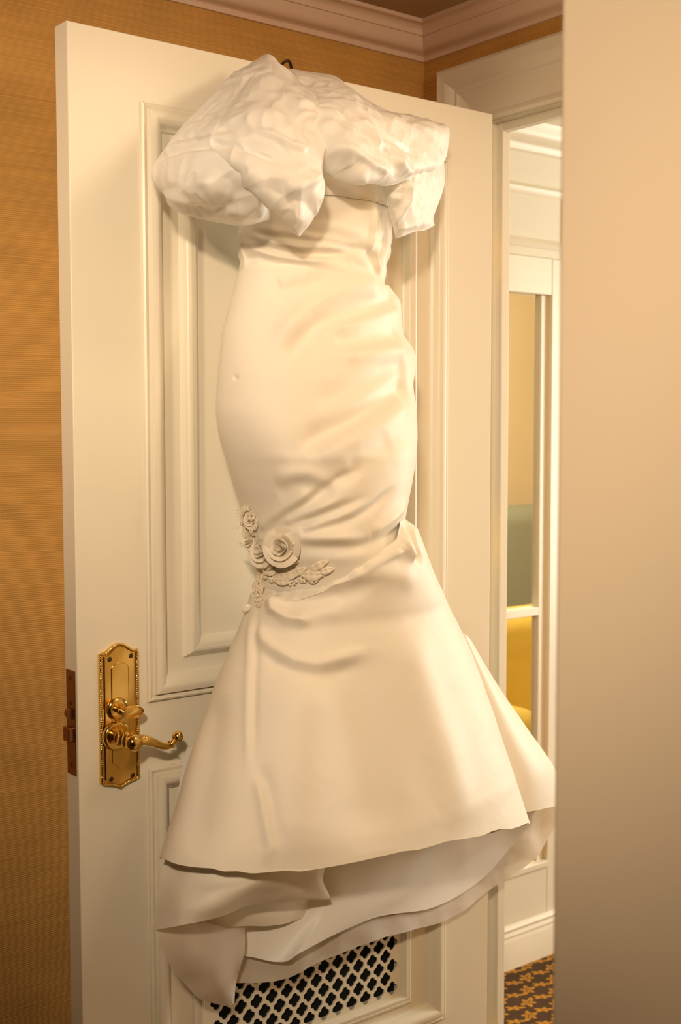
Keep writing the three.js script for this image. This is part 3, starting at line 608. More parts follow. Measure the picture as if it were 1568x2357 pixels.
// ------------------------------------------------------------------ the open panelled door
const DW = 0.8676, DH = 2.08, DT = 0.040, DB = 0.004;
const door = structGroup('door_1', 'cream panelled door standing open with brass lock and pierced vent', 'door');
function frame(prof, x0, x1, y0, y1, z, mat, parent, name) {     // four mitred lengths of moulding, profile runs inwards
  const up = V(0, 0, 1), c = [V(x0, y0, z), V(x1, y0, z), V(x1, y1, z), V(x0, y1, z)], o = [V(1, 1, 0), V(-1, 1, 0), V(-1, -1, 0), V(1, -1, 0)];
  for (let i = 0; i < 4; i++) { const j = (i + 1) % 4; mesh(name, sweepProfile(prof, [{ p: c[i], out: o[i], up }, { p: c[j], out: o[j], up }]), mat, parent); }
}
{
  const PX0 = -0.750, PX1 = -0.1165, UY0 = 1.069, UY1 = 1.983, LY0 = 0.372, LY1 = 0.964;
  const outer = new THREE.Shape([[-DW, DB], [0, DB], [0, DH], [-DW, DH]].map(a => new THREE.Vector2(...a)));
  const hole = (x0, x1, y0, y1) => new THREE.Path([[x0, y0], [x0, y1], [x1, y1], [x1, y0]].map(a => new THREE.Vector2(...a)));
  const ins = 0.012;
  outer.holes.push(hole(PX0 + ins, PX1 - ins, UY0 + ins, UY1 - ins), hole(PX0 + ins, PX1 - ins, LY0 + ins, LY1 - ins));
  const g = new THREE.ExtrudeGeometry(outer, { depth: DT - 0.003, bevelEnabled: true, bevelSize: 0.0015, bevelThickness: 0.0015, bevelOffset: -0.0015, bevelSegments: 2 });
  g.translate(0, 0, -DT + 0.0015); mesh('door_leaf', metricUV(g), M.door, door);
  const bolection = [[0, -0.002], [0, 0.005], [0.003, 0.007], [0.007, 0.006], [0.009, 0.004], [0.011, 0.010], ...arc(0.012, 0.013, 0.032, 0.006, 0.22, 6), [0.034, 0.001], [0.038, -0.002], [0.040, -0.010]];
  frame(bolection, PX0, PX1, UY0, UY1, 0, M.door, door, 'panel_moulding');
  frame(bolection, PX0, PX1, LY0, LY1, 0, M.door, door, 'panel_moulding');
  mesh('panel', bx(PX0 + 0.006, PX1 - 0.006, UY0 + 0.006, UY1 - 0.006, -0.030, -0.007), M.door, door);
  const raised = [[0, -0.008], [0.002, -0.005], [0.005, -0.001], [0.007, 0.002], [0.0075, 0.0035], [0.010, 0.0045], [0.0105, 0.006], [0.015, 0.0075], ...arc(0.016, 0.007, 0.030, -0.003, 0.2, 5), [0.034, -0.006], [0.034, -0.008]];
  frame(raised, PX0 + 0.069, PX1 - 0.069, UY0 + 0.060, UY1 - 0.069, 0.001, M.door, door, 'raised_moulding');
  // lower panel with the pierced vent
  const GX0 = PX0 + 0.082, GX1 = PX1 - 0.082, GY0 = 0.425, GY1 = 0.905;
  const lp = new THREE.Shape([[PX0 + 0.006, LY0 + 0.006], [PX1 - 0.006, LY0 + 0.006], [PX1 - 0.006, LY1 - 0.006], [PX0 + 0.006, LY1 - 0.006]].map(a => new THREE.Vector2(...a)));
  lp.holes.push(hole(GX0 + 0.02, GX1 - 0.02, GY0 + 0.02, GY1 - 0.02));
  const pg = new THREE.ExtrudeGeometry(lp, { depth: 0.023, bevelEnabled: false }); pg.translate(0, 0, -0.030);
  mesh('panel', metricUV(pg), M.door, door);
  const ventFrame = [[0, -0.007], [0, -0.002], [0.003, 0.000], [0.006, 0.001], [0.007, -0.001], [0.010, -0.001], [0.011, 0.002], [0.015, 0.002], [0.020, -0.004], [0.021, -0.012]];
  const vf = new THREE.Group(); vf.name = 'vent'; door.add(vf);
  frame(ventFrame, GX0, GX1, GY0, GY1, 0.001, M.door, vf, 'vent_frame');
  const plate = new THREE.Shape([[GX0 + 0.012, GY0 + 0.012], [GX1 - 0.012, GY0 + 0.012], [GX1 - 0.012, GY1 - 0.012], [GX0 + 0.012, GY1 - 0.012]].map(a => new THREE.Vector2(...a)));
  const quatrefoil = (cx, cy, r) => {                      // four lobes round a centre
    const pts = []; for (let k = 0; k < 4; k++) for (let i = 0; i < 8; i++) { const base = k * Math.PI / 2, a = base + (i / 7 - 0.5) * 3.1; pts.push(new THREE.Vector2(cx + Math.cos(base) * r * 0.5 + Math.cos(a) * r * 0.5, cy + Math.sin(base) * r * 0.5 + Math.sin(a) * r * 0.5)); }
    return new THREE.Path(pts.reverse());
  };
  const dx = 0.0318, dy = 0.0427;
  for (let j = 0; j < 24; j++) for (let i = 0; i < 18; i++) {
    const x = -0.2404 - i * dx - (j % 2) * dx / 2, y = 0.4622 + j * dy / 2;
    if (x < GX0 + 0.036 || y > GY1 - 0.036) continue;
    plate.holes.push(quatrefoil(x, y, 0.0128));
  }
  const pl = new THREE.ExtrudeGeometry(plate, { depth: 0.003, bevelEnabled: false }); pl.translate(0, 0, -0.010);
  mesh('pierced_plate', metricUV(pl), M.door, vf);
  const bk = mesh('vent_backing', bx(GX0 + 0.004, GX1 - 0.004, GY0 + 0.004, GY1 - 0.004, -0.029, -0.0265), M.black, vf); bk.userData.label = 'black filter cloth behind the holes';
  // hinges in the gap at the jamb
  for (const y of [1.83, 1.27, 0.25]) {
    const h = new THREE.Group(); h.name = 'hinge'; h.userData.label = 'brass butt hinge'; door.add(h);
    mesh('hinge_leaf', rb(0.0005, 0.052, y - 0.05, y + 0.05, -0.0655, -0.063, 0.0008), M.brass, h);
    mesh('hinge_leaf', rb(-0.0005, 0.0022, y - 0.05, y + 0.05, -0.066, -0.006, 0.0008), M.brass, h);
    const k = new THREE.CylinderGeometry(0.006, 0.006, 0.1, 12); k.translate(0.006, y, -0.062); mesh('knuckle', k, M.brass, h);
  }
}
// lock furniture
{
  const lock = new THREE.Group(); lock.name = 'lock_set'; lock.userData.label = 'polished brass lock plate with thumb turn and scrolled lever'; door.add(lock);
  const cx = -0.8005;
  const outline = s => {                                    // shaped back plate, s = inset
    const hw = 0.0335 - s, yt = 1.1535 - s * 0.6, yb = 0.9545 + s * 0.6, pts = [];
    pts.push([cx - hw, yb]); pts.push([cx - hw, yt]);
    for (let i = 1; i <= 8; i++) { const t = i / 8, x = cx - hw + t * hw; pts.push([x, yt + (0.014) * (t < 0.5 ? 2 * t * t : 1 - 2 * (1 - t) * (1 - t)) * 0.95]); }
    for (let i = 7; i >= 0; i--) { const t = i / 8, x = cx + hw - t * hw; pts.push([x, yt + (0.014) * (t < 0.5 ? 2 * t * t : 1 - 2 * (1 - t) * (1 - t)) * 0.95]); }
    pts.push([cx + hw, yb]); pts.push([cx + hw * 0.45, yb - 0.005]); pts.push([cx, yb - 0.012 + s * 0.3]); pts.push([cx - hw * 0.45, yb - 0.005]);
    return pts;
  };
  const ext = (pts, z0, d, bev) => { const g = new THREE.ExtrudeGeometry(new THREE.Shape(pts.map(p => new THREE.Vector2(...p))), { depth: d, bevelEnabled: true, bevelSize: bev, bevelThickness: bev, bevelOffset: -bev, bevelSegments: 3 }); g.translate(0, 0, z0); return metricUV(g); };
  mesh('back_plate', ext(outline(0), 0.0005, 0.003, 0.001), M.brass, lock);
  mesh('plate_groove', ext(outline(0.0066), 0.0025, 0.0015, 0.0002), M.bronze, lock);
  mesh('face_plate', ext(outline(0.0078), 0.003, 0.003, 0.0012), M.brass, lock);
  // raised, slightly hollowed field in the middle of the plate
  const fieldPts = []; for (let i = 0; i <= 10; i++) { const a = Math.PI * i / 10; fieldPts.push([cx + 0.015 * Math.cos(a), 1.128 + 0.010 * Math.sin(a)]); } fieldPts.push([cx - 0.015, 0.985], [cx, 0.972], [cx + 0.015, 0.985]);
  mesh('field', ext(fieldPts, 0.0065, 0.0006, 0.0014), M.brass, lock);
  // rope border: a two-strand twist following the outline
  const op = outline(0.0028).map(p => V(p[0], p[1], 0.0052)); const curve = new THREE.CatmullRomCurve3(op, true, 'catmullrom', 0.05);
  const N = 900, pos = [], idx = []; const pts = curve.getSpacedPoints(N); let len = 0;
  for (let i = 0; i < N; i++) {
    const p = pts[i], tg = pts[(i + 1) % N].clone().sub(pts[(i + N - 1) % N]).normalize(), nz = V(0, 0, 1), bn = tg.clone().cross(nz).normalize();
    if (i) len += p.distanceTo(pts[i - 1]);
    for (let k = 0; k < 10; k++) { const a = k / 10 * Math.PI * 2, r = 0.0024 * (1 + 0.22 * Math.cos(2 * (a - len * 950))); pos.push(p.x + bn.x * Math.cos(a) * r, p.y + bn.y * Math.cos(a) * r, p.z + Math.sin(a) * r); }
    for (let k = 0; k < 10; k++) { const a = i * 10 + k, b = i * 10 + (k + 1) % 10, c = ((i + 1) % N) * 10 + k, d = ((i + 1) % N) * 10 + (k + 1) % 10; idx.push(a, c, b, b, c, d); }
  }
  const rg = new THREE.BufferGeometry(); rg.setAttribute('position', new THREE.Float32BufferAttribute(pos, 3)); rg.setIndex(idx); rg.computeVertexNormals();
  mesh('rope_border', rg, M.brass, lock);
  for (const [x, y] of [[-0.8174, 1.1444], [-0.7811, 1.1456], [-0.8174, 0.9603], [-0.7808, 0.9600]]) {
    const s = new THREE.SphereGeometry(0.0042, 16, 8, 0, Math.PI * 2, 0, Math.PI / 2); s.scale(1, 0.45, 1); s.rotateX(Math.PI / 2); s.translate(x, y, 0.0066); mesh('screw', s, M.screw, lock);
  }
  const lathe = (prof, x, y, z0 = 0.007) => { const g = new THREE.LatheGeometry(prof.map(p => new THREE.Vector2(...p)), 36); g.rotateX(Math.PI / 2); g.translate(x, y, z0); return g; };
  const tx = -0.8054, ty = 1.0667;
  mesh('thumb_rose', lathe([[0.0001, 0.006], [0.012, 0.006], [0.0165, 0.004], [0.018, 0.0015], [0.018, 0]], tx, ty), M.brass, lock);
  mesh('thumb_stem', lathe([[0.0055, 0], [0.0055, 0.010], [0.007, 0.012], [0.0055, 0.014], [0.005, 0.018], [0.0068, 0.020], [0.005, 0.023], [0.006, 0.030], [0.0001, 0.034]], tx, ty), M.brass, lock);
  const knob = new THREE.SphereGeometry(1, 28, 16); knob.scale(0.019, 0.0095, 0.0042); knob.rotateZ(-0.05); knob.translate(tx + 0.009, ty + 0.000, 0.038); mesh('thumb_knob', knob, M.brass, lock);
  const rim = new THREE.TorusGeometry(0.0172, 0.0011, 8, 40); rim.scale(1, 0.5, 1); rim.rotateZ(-0.05); rim.translate(tx + 0.009, ty, 0.0412); mesh('thumb_rim', rim, M.brass, lock);
  const lx = -0.8085, ly = 1.0262;
  mesh('lever_rose', lathe([[0.0001, 0.007], [0.012, 0.007], [0.017, 0.0065], [0.0195, 0.008], [0.022, 0.006], [0.0235, 0.002], [0.0235, 0]], lx, ly), M.brass, lock);
  mesh('lever_neck', lathe([[0.011, 0], [0.0105, 0.014], [0.0125, 0.016], [0.0125, 0.019], [0.010, 0.021], [0.009, 0.027], [0.0115, 0.029], [0.0115, 0.031], [0.009, 0.033], [0.0085, 0.038], [0.0115, 0.040], [0.0115, 0.042], [0.009, 0.044], [0.009, 0.048], [0.012, 0.051], [0.0132, 0.056], [0.012, 0.062], [0.007, 0.066], [0.0001, 0.0675]], lx, ly), M.brass, lock);
  // scrolled lever: tapering sweep with twisted edge
  const lc = new THREE.CatmullRomCurve3(LEVER.map(p => V(...p))), n = 140, lp = [], li = [], R = 16;
  for (let i = 0; i <= n; i++) {
    const t = i / n, p = lc.getPoint(t), tg = lc.getTangent(t), side = V(0, 0, 1).cross(tg).normalize(), dz = tg.clone().cross(side).normalize();
    const w = 0.0085 * (1 - 0.42 * sstep(0.1, 0.7, t)), tw = t > 0.1 && t < 0.85 ? 0.13 : 0;
    for (let k = 0; k < R; k++) { const a = k / R * Math.PI * 2, r = 1 + tw * Math.max(0, Math.sin(a)) * Math.cos(t * 180); lp.push(p.x + (side.x * Math.sin(a) * r + dz.x * Math.cos(a) * 0.75) * w, p.y + (side.y * Math.sin(a) * r + dz.y * Math.cos(a) * 0.75) * w, p.z + (side.z * Math.sin(a) * r + dz.z * Math.cos(a) * 0.75) * w); }
    if (i < n) for (let k = 0; k < R; k++) { const a = i * R + k, b = i * R + (k + 1) % R; li.push(a, b, a + R, b, b + R, a + R); }
  }
  const lg = new THREE.BufferGeometry(); lg.setAttribute('position', new THREE.Float32BufferAttribute(lp, 3)); lg.setIndex(li); lg.computeVertexNormals();
  mesh('lever', lg, M.brass, lock);
  const e = LEVER[LEVER.length - 1], ball = new THREE.SphereGeometry(0.0088, 24, 16); ball.translate(e[0], e[1] + 0.002, e[2]); mesh('lever_scroll', ball, M.brass, lock);
  const collar = new THREE.TorusGeometry(0.0058, 0.0017, 8, 24); collar.rotateY(Math.PI / 2); collar.rotateZ(0.55); collar.translate(LEVER[6][0], LEVER[6][1], LEVER[6][2]); mesh('lever_collar', collar, M.brass, lock);
  // mortise plate, bolt and latch on the free edge of the door
  const em = new THREE.Group(); em.name = 'mortise_plate'; em.userData.label = 'dull brass plate with latch on the door edge'; door.add(em);
  mesh('edge_plate', rb(-DW - 0.0012, -DW + 0.002, 0.970, 1.130, -0.0355, -0.0065, 0.0008), M.bronze, em);
  mesh('latch_bolt', rb(-DW - 0.010, -DW + 0.002, 1.022, 1.044, -0.031, -0.011, 0.002), M.bronze, em);
  const rol = new THREE.CylinderGeometry(0.0085, 0.0085, 0.012, 24); rol.rotateX(Math.PI / 2); rol.translate(-DW - 0.0005, 1.064, -0.021); mesh('latch_roller', rol, M.bronze, em);
  for (const y of [1.118, 1.080, 0.985]) { const s = new THREE.CylinderGeometry(0.003, 0.003, 0.0012, 16); s.rotateZ(Math.PI / 2); s.translate(-DW - 0.0016, y, -0.021); mesh('screw', s, M.screw, em); }
}

// ------------------------------------------------------------------ cloth surfaces
const crom = (a, b, c, d, t) => 0.5 * (2 * b + (c - a) * t + (2 * a - 5 * b + 4 * c - d) * t * t + (3 * b - a - 3 * c + d) * t * t * t);
function splineGrid(G, nu, nv) {                          // smooth surface through a grid of points; returns (nv+1) x (nu+1) points
  const R = G.length, C = G[0].length, at = (r, c, k) => { r = Math.min(R - 1, Math.max(0, r)); c = Math.min(C - 1, Math.max(0, c)); return G[r][c][k]; };
  const P = [];
  for (let j = 0; j <= nv; j++) for (let i = 0; i <= nu; i++) {
    const v = j / nv * (R - 1), u = i / nu * (C - 1), r = Math.min(R - 2, Math.floor(v)), c = Math.min(C - 2, Math.floor(u)), fv = v - r, fu = u - c, o = [];
    for (let k = 0; k < 3; k++) { const row = []; for (let m = -1; m <= 2; m++) row.push(crom(at(r + m, c - 1, k), at(r + m, c, k), at(r + m, c + 1, k), at(r + m, c + 2, k), fu)); o.push(crom(row[0], row[1], row[2], row[3], fv)); }
    P.push(o);
  }
  return P;
}
function surface(P, nu, nv, disp, closed = false) {       // grid of points -> displaced mesh with uv in metres
  const build = Q => { const idx = []; for (let j = 0; j < nv; j++) for (let i = 0; i < nu; i++) { const a = j * (nu + 1) + i, b = a + 1, c = a + nu + 1, d = c + 1; idx.push(a, c, b, b, c, d); }
    const g = new THREE.BufferGeometry(); g.setAttribute('position', new THREE.Float32BufferAttribute(Q.flat(), 3)); g.setIndex(idx); g.computeVertexNormals();
    if (closed) { const n = g.attributes.normal; for (let j = 0; j <= nv; j++) { const a = j * (nu + 1), b = a + nu, s = V(n.getX(a) + n.getX(b), n.getY(a) + n.getY(b), n.getZ(a) + n.getZ(b)).normalize(); n.setXYZ(a, s.x, s.y, s.z); n.setXYZ(b, s.x, s.y, s.z); } }
    return g; };
  let g = build(P);
  if (disp) {
    const n = g.attributes.normal;
    P = P.map((p, k) => { const nn = [n.getX(k), n.getY(k), n.getZ(k)], i = k % (nu + 1), j = Math.floor(k / (nu + 1)), d = disp(p, nn, i / nu, j / nv); return [p[0] + nn[0] * d, p[1] + nn[1] * d, p[2] + nn[2] * d]; });
    g = build(P);
  }
  const uv = []; for (const p of P) uv.push(p[0] + 0.6 * p[2], p[1]); g.setAttribute('uv', new THREE.Float32BufferAttribute(uv, 2));
  return g;
}
function foldField(F) {                                   // folds: ridges, valleys and overlapping steps along lines on the cloth
  const S = F.map(([kind, w, amp, pts]) => { const len = [0]; for (let i = 1; i < pts.length; i++) len.push(len[i - 1] + Math.hypot(...pts[i].map((v, k) => v - pts[i - 1][k]))); return { kind, w, amp, pts, len, tot: len[len.length - 1] }; });
  return (p, n) => {
    let d = 0;
    for (const s of S) {
      let best = 1e9, bt = 0, side = 1;
      for (let i = 0; i < s.pts.length - 1; i++) {
        const a = s.pts[i], b = s.pts[i + 1], ab = [b[0] - a[0], b[1] - a[1], b[2] - a[2]], ap = [p[0] - a[0], p[1] - a[1], p[2] - a[2]], l2 = ab[0] * ab[0] + ab[1] * ab[1] + ab[2] * ab[2];
        const t = Math.max(0, Math.min(1, (ap[0] * ab[0] + ap[1] * ab[1] + ap[2] * ab[2]) / l2)), e = [ap[0] - ab[0] * t, ap[1] - ab[1] * t, ap[2] - ab[2] * t], q = Math.hypot(...e);
        if (q < best) { best = q; bt = (s.len[i] + t * (s.len[i + 1] - s.len[i])) / s.tot; side = Math.sign((n[1] * ab[2] - n[2] * ab[1]) * e[0] + (n[2] * ab[0] - n[0] * ab[2]) * e[1] + (n[0] * ab[1] - n[1] * ab[0]) * e[2]) || 1; }
      }
      if (best > s.w * 3.2) continue;
      const taper = sstep(0, 0.22, bt + 0.06) * (s.kind === 'e' ? 1 : sstep(0, 0.3, 1.06 - bt));
      if (s.kind !== 's') d += s.amp * taper * Math.exp(-((best / s.w) ** 2));
      else d += s.amp * taper * (side < 0 ? Math.exp(-((best / s.w) ** 2)) : Math.exp(-((best / (s.w * 0.14)) ** 2)));
    }
    return d;
  };
}
const tableAt = (T, y) => { let i = 0; while (i < T.length - 2 && T[i + 1][0] > y) i++; const t = (y - T[i][0]) / (T[i + 1][0] - T[i][0]), g = k => { const a = T[Math.max(0, i - 1)][k], b = T[i][k], c = T[i + 1][k], d = T[Math.min(T.length - 1, i + 2)][k]; return crom(a, b, c, d, Math.max(0, Math.min(1, t))); }; return [1, 2, 3, 4].map(g); };
const angleAt = (T, deg, k) => { let i = 0; while (i < T.length - 2 && T[i + 1][0] < deg) i++; const t = Math.max(0, Math.min(1, (deg - T[i][0]) / (T[i + 1][0] - T[i][0]))); return T[i][k] * (1 - t) + T[i + 1][k] * t; };
const ring = (T, y, deg, off = 0) => { const [cx, a, b, zc] = tableAt(T, y), r = deg * Math.PI / 180; return [cx + (a + off) * Math.cos(r), y, zc + (b + off) * Math.sin(r)]; };
const wrinkle = (p, f, o = 0) => noise3(p[0] * f + o, p[1] * f, p[2] * f);

// ------------------------------------------------------------------ the wedding dress
const dress = thing('wedding_dress', 'strapless ivory silk mermaid wedding dress with beaded roses, hung on the door', 'dress');
{
  const sheathFolds = foldField(SHEATH_FOLDS);
  const fine = p => 0.0004 * wrinkle(p, 11) + 0.00015 * wrinkle(p, 40, 7);
  // bodice
  { const nu = 260, nv = 110, P = []; for (let j = 0; j <= nv; j++) for (let i = 0; i <= nu; i++) { const d = i / nu * 360, y0 = 1.864, y1 = angleAt(WAIST, d, 1) - 0.03; P.push(ring(SHEATH, y0 + (y1 - y0) * j / nv, d, -0.001)); }
    mesh('bodice', surface(P, nu, nv, (p, n, u, v) => sheathFolds(p, n) + fine(p) + 0.0025 * sstep(0.3, 0.5, v) * Math.sin(p[1] * 210 + p[0] * 40 + 2 * wrinkle(p, 8)) * sstep(0.95, 0.7, v) * (0.3 + 0.7 * Math.abs(wrinkle(p, 9, 3))), true), M.silk, dress); }
  { const nu = 200, nv = 14, P = []; for (let j = 0; j <= nv; j++) for (let i = 0; i <= nu; i++) { const t = j / nv, y = 1.872 - 0.031 * t; P.push(ring(SHEATH, y, i / nu * 360, 0.001 + 0.004 * Math.sin(Math.PI * t) ** 0.5)); }
    const m = mesh('neckline_band', surface(P, nu, nv, (p) => 0.001 * wrinkle(p, 20), true), M.silk, dress); m.userData.label = 'folded band along the straight neckline'; }
  // fitted draped skirt from waist to knee
  { const nu = 420, nv = 420, P = []; for (let j = 0; j <= nv; j++) for (let i = 0; i <= nu; i++) { const d = i / nu * 360, y0 = angleAt(WAIST, d, 1), y1 = 1.19; P.push(ring(SHEATH, y0 + (y1 - y0) * j / nv, d, 0.003)); }
    mesh('draped_skirt', surface(P, nu, nv, (p, n) => sheathFolds(p, n) + fine(p), true), M.silk, dress); }
  // flared skirt with its front hem
  const skirtFolds = foldField(SKIRT_FOLDS);
  { const nu = 440, nv = 380, P = []; for (let j = 0; j <= nv; j++) for (let i = 0; i <= nu; i++) { const d = -30 + i / nu * 240, y0 = angleAt(SKIRT_EDGE, d, 1), y1 = angleAt(SKIRT_EDGE, d, 2), t = j / nv; P.push(ring(SKIRT, y0 + (y1 - y0) * t, d, 0.004 * (1 - sstep(0, 0.1, t)) - 0.014 * (1 - sstep(0, 0.035, t)))); }
    mesh('flared_skirt', surface(P, nu, nv, (p, n, u, v) => skirtFolds(p, n) + fine(p) ), M.silk, dress); }
  const cloth = (name, G, nu, nv, mat, disp, label) => { const m = mesh(name, surface(splineGrid(G, nu, nv), nu, nv, disp), mat, dress); if (label) m.userData.label = label; return m; };
  cloth('train_side', TRAIN_RIGHT, 60, 120, M.silk, p => fine(p));
  cloth('lining', LINING, 160, 120, M.lining, p => 0.004 * wrinkle(p, 6), 'white lining inside the back of the skirt');
  cloth('organza_hem', ORGANZA, 220, 50, M.organza, (p, n, u, v) => 0.006 * wrinkle(p, 9) + 0.0008 * wrinkle(p, 34), 'sheer ruffled organza hem');
  cloth('folded_train', FOLDED_TRAIN, 120, 80, M.silk, p => 0.002 * wrinkle(p, 12));
  cloth('folded_train', FOLDED_UNDER, 100, 60, M.silk, p => 0.002 * wrinkle(p, 12, 5));
  cloth('organza_corner', TRAIN_CORNER, 90, 110, M.organza, p => 0.004 * wrinkle(p, 11, 9), 'sheer hanging corner of the train');
  // appliqué: fabric roses, lace leaves, lace flowers, beads, covered button
  const outward = p => { const [cx, a, b, zc] = tableAt(SHEATH, p[1]); return V((p[0] - cx) / (a * a), 0, (p[2] - zc) / (b * b)).normalize(); };
  const petalGeo = (r, len, curl, spread) => {             // one cupped petal, standing on the origin, axis +z
    const nu = 10, nv = 8, P = []; for (let j = 0; j <= nv; j++) for (let i = 0; i <= nu; i++) { const u = i / nu * 2 - 1, v = j / nv, a = u * spread * (0.55 + 0.45 * Math.sin(Math.PI * Math.min(1, v * 0.6 + 0.2))), rr = r * (0.35 + 0.65 * v ** 0.8) + curl * v ** 3 * r * 0.5, z = len * v * (1 - 0.25 * u * u) - curl * v ** 4 * len * 0.35; P.push([Math.cos(a) * rr, Math.sin(a) * rr, z]); }
    return surface(P, nu, nv);
  };
  APPLIQUE.rose.forEach(([x, y, z, r], ri) => {
    const g = new THREE.Group(); g.name = 'rose'; const n = outward([x, y, z]).add(V(-0.25, 0.12, 0.25)).normalize(); g.position.set(x, y, z).addScaledVector(n, 0.002); g.quaternion.setFromUnitVectors(V(0, 0, 1), n); dress.add(g);
    for (let k = 0; k < 15; k++) { const ringN = k < 3 ? 0 : k < 6 ? 1 : k < 10 ? 2 : 3, q = petalGeo(r * [0.24, 0.46, 0.72, 0.98][ringN], r * [1.0, 0.95, 0.8, 0.55][ringN], [0, 0.15, 0.35, 0.6][ringN], [1.35, 1.2, 1.05, 0.85][ringN]); q.rotateZ(k * [2.1, 2.1, 1.6, 1.26][ringN] + ri + ringN * 0.5 + 0.2 * Math.sin(k * 5)); mesh('petal', q, M.satin, g); }
  });
  for (const [x0, y0, z0, x1, y1, z1, w] of APPLIQUE.leaf) {
    const a = V(x0, y0, z0), b = V(x1, y1, z1), n = outward([(x0 + x1) / 2, (y0 + y1) / 2, (z0 + z1) / 2]), t = b.clone().sub(a), s = n.clone().cross(t).normalize(), nu = 8, nv = 12, P = [];
    for (let j = 0; j <= nv; j++) for (let i = 0; i <= nu; i++) { const v = j / nv, u = i / nu * 2 - 1, hw = w * Math.sin(Math.PI * Math.min(0.98, v * 0.92 + 0.04)) ** 0.8 * 0.6, p = a.clone().addScaledVector(t, v * 1.25 - 0.1).addScaledVector(s, u * hw).addScaledVector(n, 0.007 + 0.003 * Math.sin(Math.PI * v) - 0.002 * u * u + 0.002 * Math.abs(u) ** 0.5 + 0.0008 * Math.cos(v * 22)); P.push([p.x, p.y, p.z]); }
    mesh('lace_leaf', surface(P, nu, nv), M.lace, dress);
  }
  const flower = (r) => { const gs = []; for (let k = 0; k < 6; k++) { const g = new THREE.SphereGeometry(r * 0.42, 8, 6); g.scale(1, 0.7, 0.32); g.translate(r * 0.55, 0, 0); g.rotateZ(k * Math.PI / 3); gs.push(g); } const c = new THREE.TorusGeometry(r * 0.9, r * 0.1, 5, 20); gs.push(c); return merge(gs); };
  const fl = [flower(0.0075), flower(0.0095), flower(0.006)];
  APPLIQUE.lace.forEach((p, k) => { const m = mesh('lace_flower', fl[k % 3], M.lace, dress), n = outward(p); m.position.set(...p).addScaledVector(n, 0.0065); m.quaternion.setFromUnitVectors(V(0, 0, 1), n); m.rotateZ(k * 1.3); });
  const bg = new THREE.SphereGeometry(0.0021, 10, 8);
  APPLIQUE.bead.forEach(p => { const m = mesh('bead', bg, M.bead, dress), n = outward(p); m.position.set(...p).addScaledVector(n, 0.010); });
  const bt = new THREE.SphereGeometry(1, 20, 12); bt.scale(0.0085, 0.0055, 0.0025); bt.rotateZ(0.6); bt.rotateY(-0.7); bt.translate(APPLIQUE.button[0] - 0.012, APPLIQUE.button[1], APPLIQUE.button[2] + 0.006);
  const bm = mesh('covered_button', bt, M.satin, dress); bm.userData.label = 'oval satin covered button';
}

// ------------------------------------------------------------------ hanger and tissue paper
{
  const h = thing('clothes_hanger', 'dark wire hook of the hanger over the top of the door', 'hanger', [-0.474, 0, 0]);
  const hook = new THREE.CatmullRomCurve3([V(-0.006, 1.99, 0.055), V(-0.006, 2.03, 0.045), V(-0.005, 2.065, 0.022), V(-0.002, 2.090, 0.006), V(0.004, 2.0945, -0.018), V(0.009, 2.088, -0.040), V(0.011, 2.062, -0.046), V(0.011, 2.045, -0.046)]);
  mesh('hook', new THREE.TubeGeometry(hook, 60, 0.0026, 10), M.steel, h);
  const sh = s => new THREE.CatmullRomCurve3([V(-0.006, 1.985, 0.06), V(s * 0.06, 1.978, 0.075), V(s * 0.13, 1.95, 0.095), V(s * 0.17, 1.915, 0.10)]);
  for (const s of [-1, 1]) mesh('arm', new THREE.TubeGeometry(sh(s), 30, 0.009, 12), M.wood, h);
  const facets = (() => {                                  // flat planes meeting in sharp creases, as in crushed paper
    const S = []; for (let k = 0; k < 150; k++) { const n = 3 + Math.floor(rnd() * 3), r0 = rnd() * 6.28; S.push({ x: -0.86 + rnd() * 0.62, y: 1.74 + rnd() * 0.38, h: rnd() * 0.9, d: Array.from({ length: n }, (_, i) => { const a = r0 + (i + 0.5 * (rnd() - 0.5)) / n * 6.28, m = 0.6 + 0.8 * rnd(); return [Math.cos(a) * m, Math.sin(a) * m]; }) }); }
    return (x, y, scale, ox) => { let f = -9; for (const s of S) { const dx = (x - s.x - ox) * scale, dy = (y - s.y) * scale; if (dx * dx + dy * dy > 9) continue; let m = 0; for (const [a, b] of s.d) m = Math.max(m, a * dx + b * dy); f = Math.max(f, s.h - m); } return Math.max(f, -1); };
  })();
  const creases = foldField(TISSUE_CREASES);
  const crumple = (A, o) => (p, n, u, v) => {
    const x = p[0] + 0.35 * p[2] + 0.004 * wrinkle(p, 20, o), y = p[1] + 0.004 * wrinkle(p, 20, o + 5), ox = ((o * 0.37) % 1) * 0.06 - 0.03;
    const edge = sstep(0, 0.12, u) * sstep(0, 0.12, 1 - u) * sstep(0, 0.10, v) * sstep(0, 0.18, 1 - v);
    return edge * creases([p[0], p[1], 0], n) + A * (0.04 + 0.96 * edge) * (1.0 * facets(x, y, 6.5, ox) + 0.16 * facets(y * 0.9 - 2.2, 1.9 - x * 0.6 - 0.3, 17, ox) - 0.5 + 0.05 * (1 - 2 * Math.abs(wrinkle(p, 26, o))));
  };
  const sheet = (G, label, A, o) => { const m = mesh('tissue_paper', surface(splineGrid(G, 170, 150), 170, 150, crumple(A, o)), M.tissue); m.userData = { label, category: 'tissue paper', group: 'tissue paper sheets wrapped round the bodice' }; };
  sheet(TISSUE_LEFT, 'crumpled white tissue paper with a pointed corner beside the door panel moulding', 0.030, 1);
  sheet(TISSUE_CENTRE, 'white tissue paper sheet hanging to a point over the bodice front', 0.030, 20);
  sheet(TISSUE_RIGHT, 'puffed white tissue paper on the shoulder nearer the hinges', 0.032, 40);
  sheet(TISSUE_SIDE, 'loose white tissue paper end hanging beside the neckline under the puffed sheet', 0.024, 60);
}

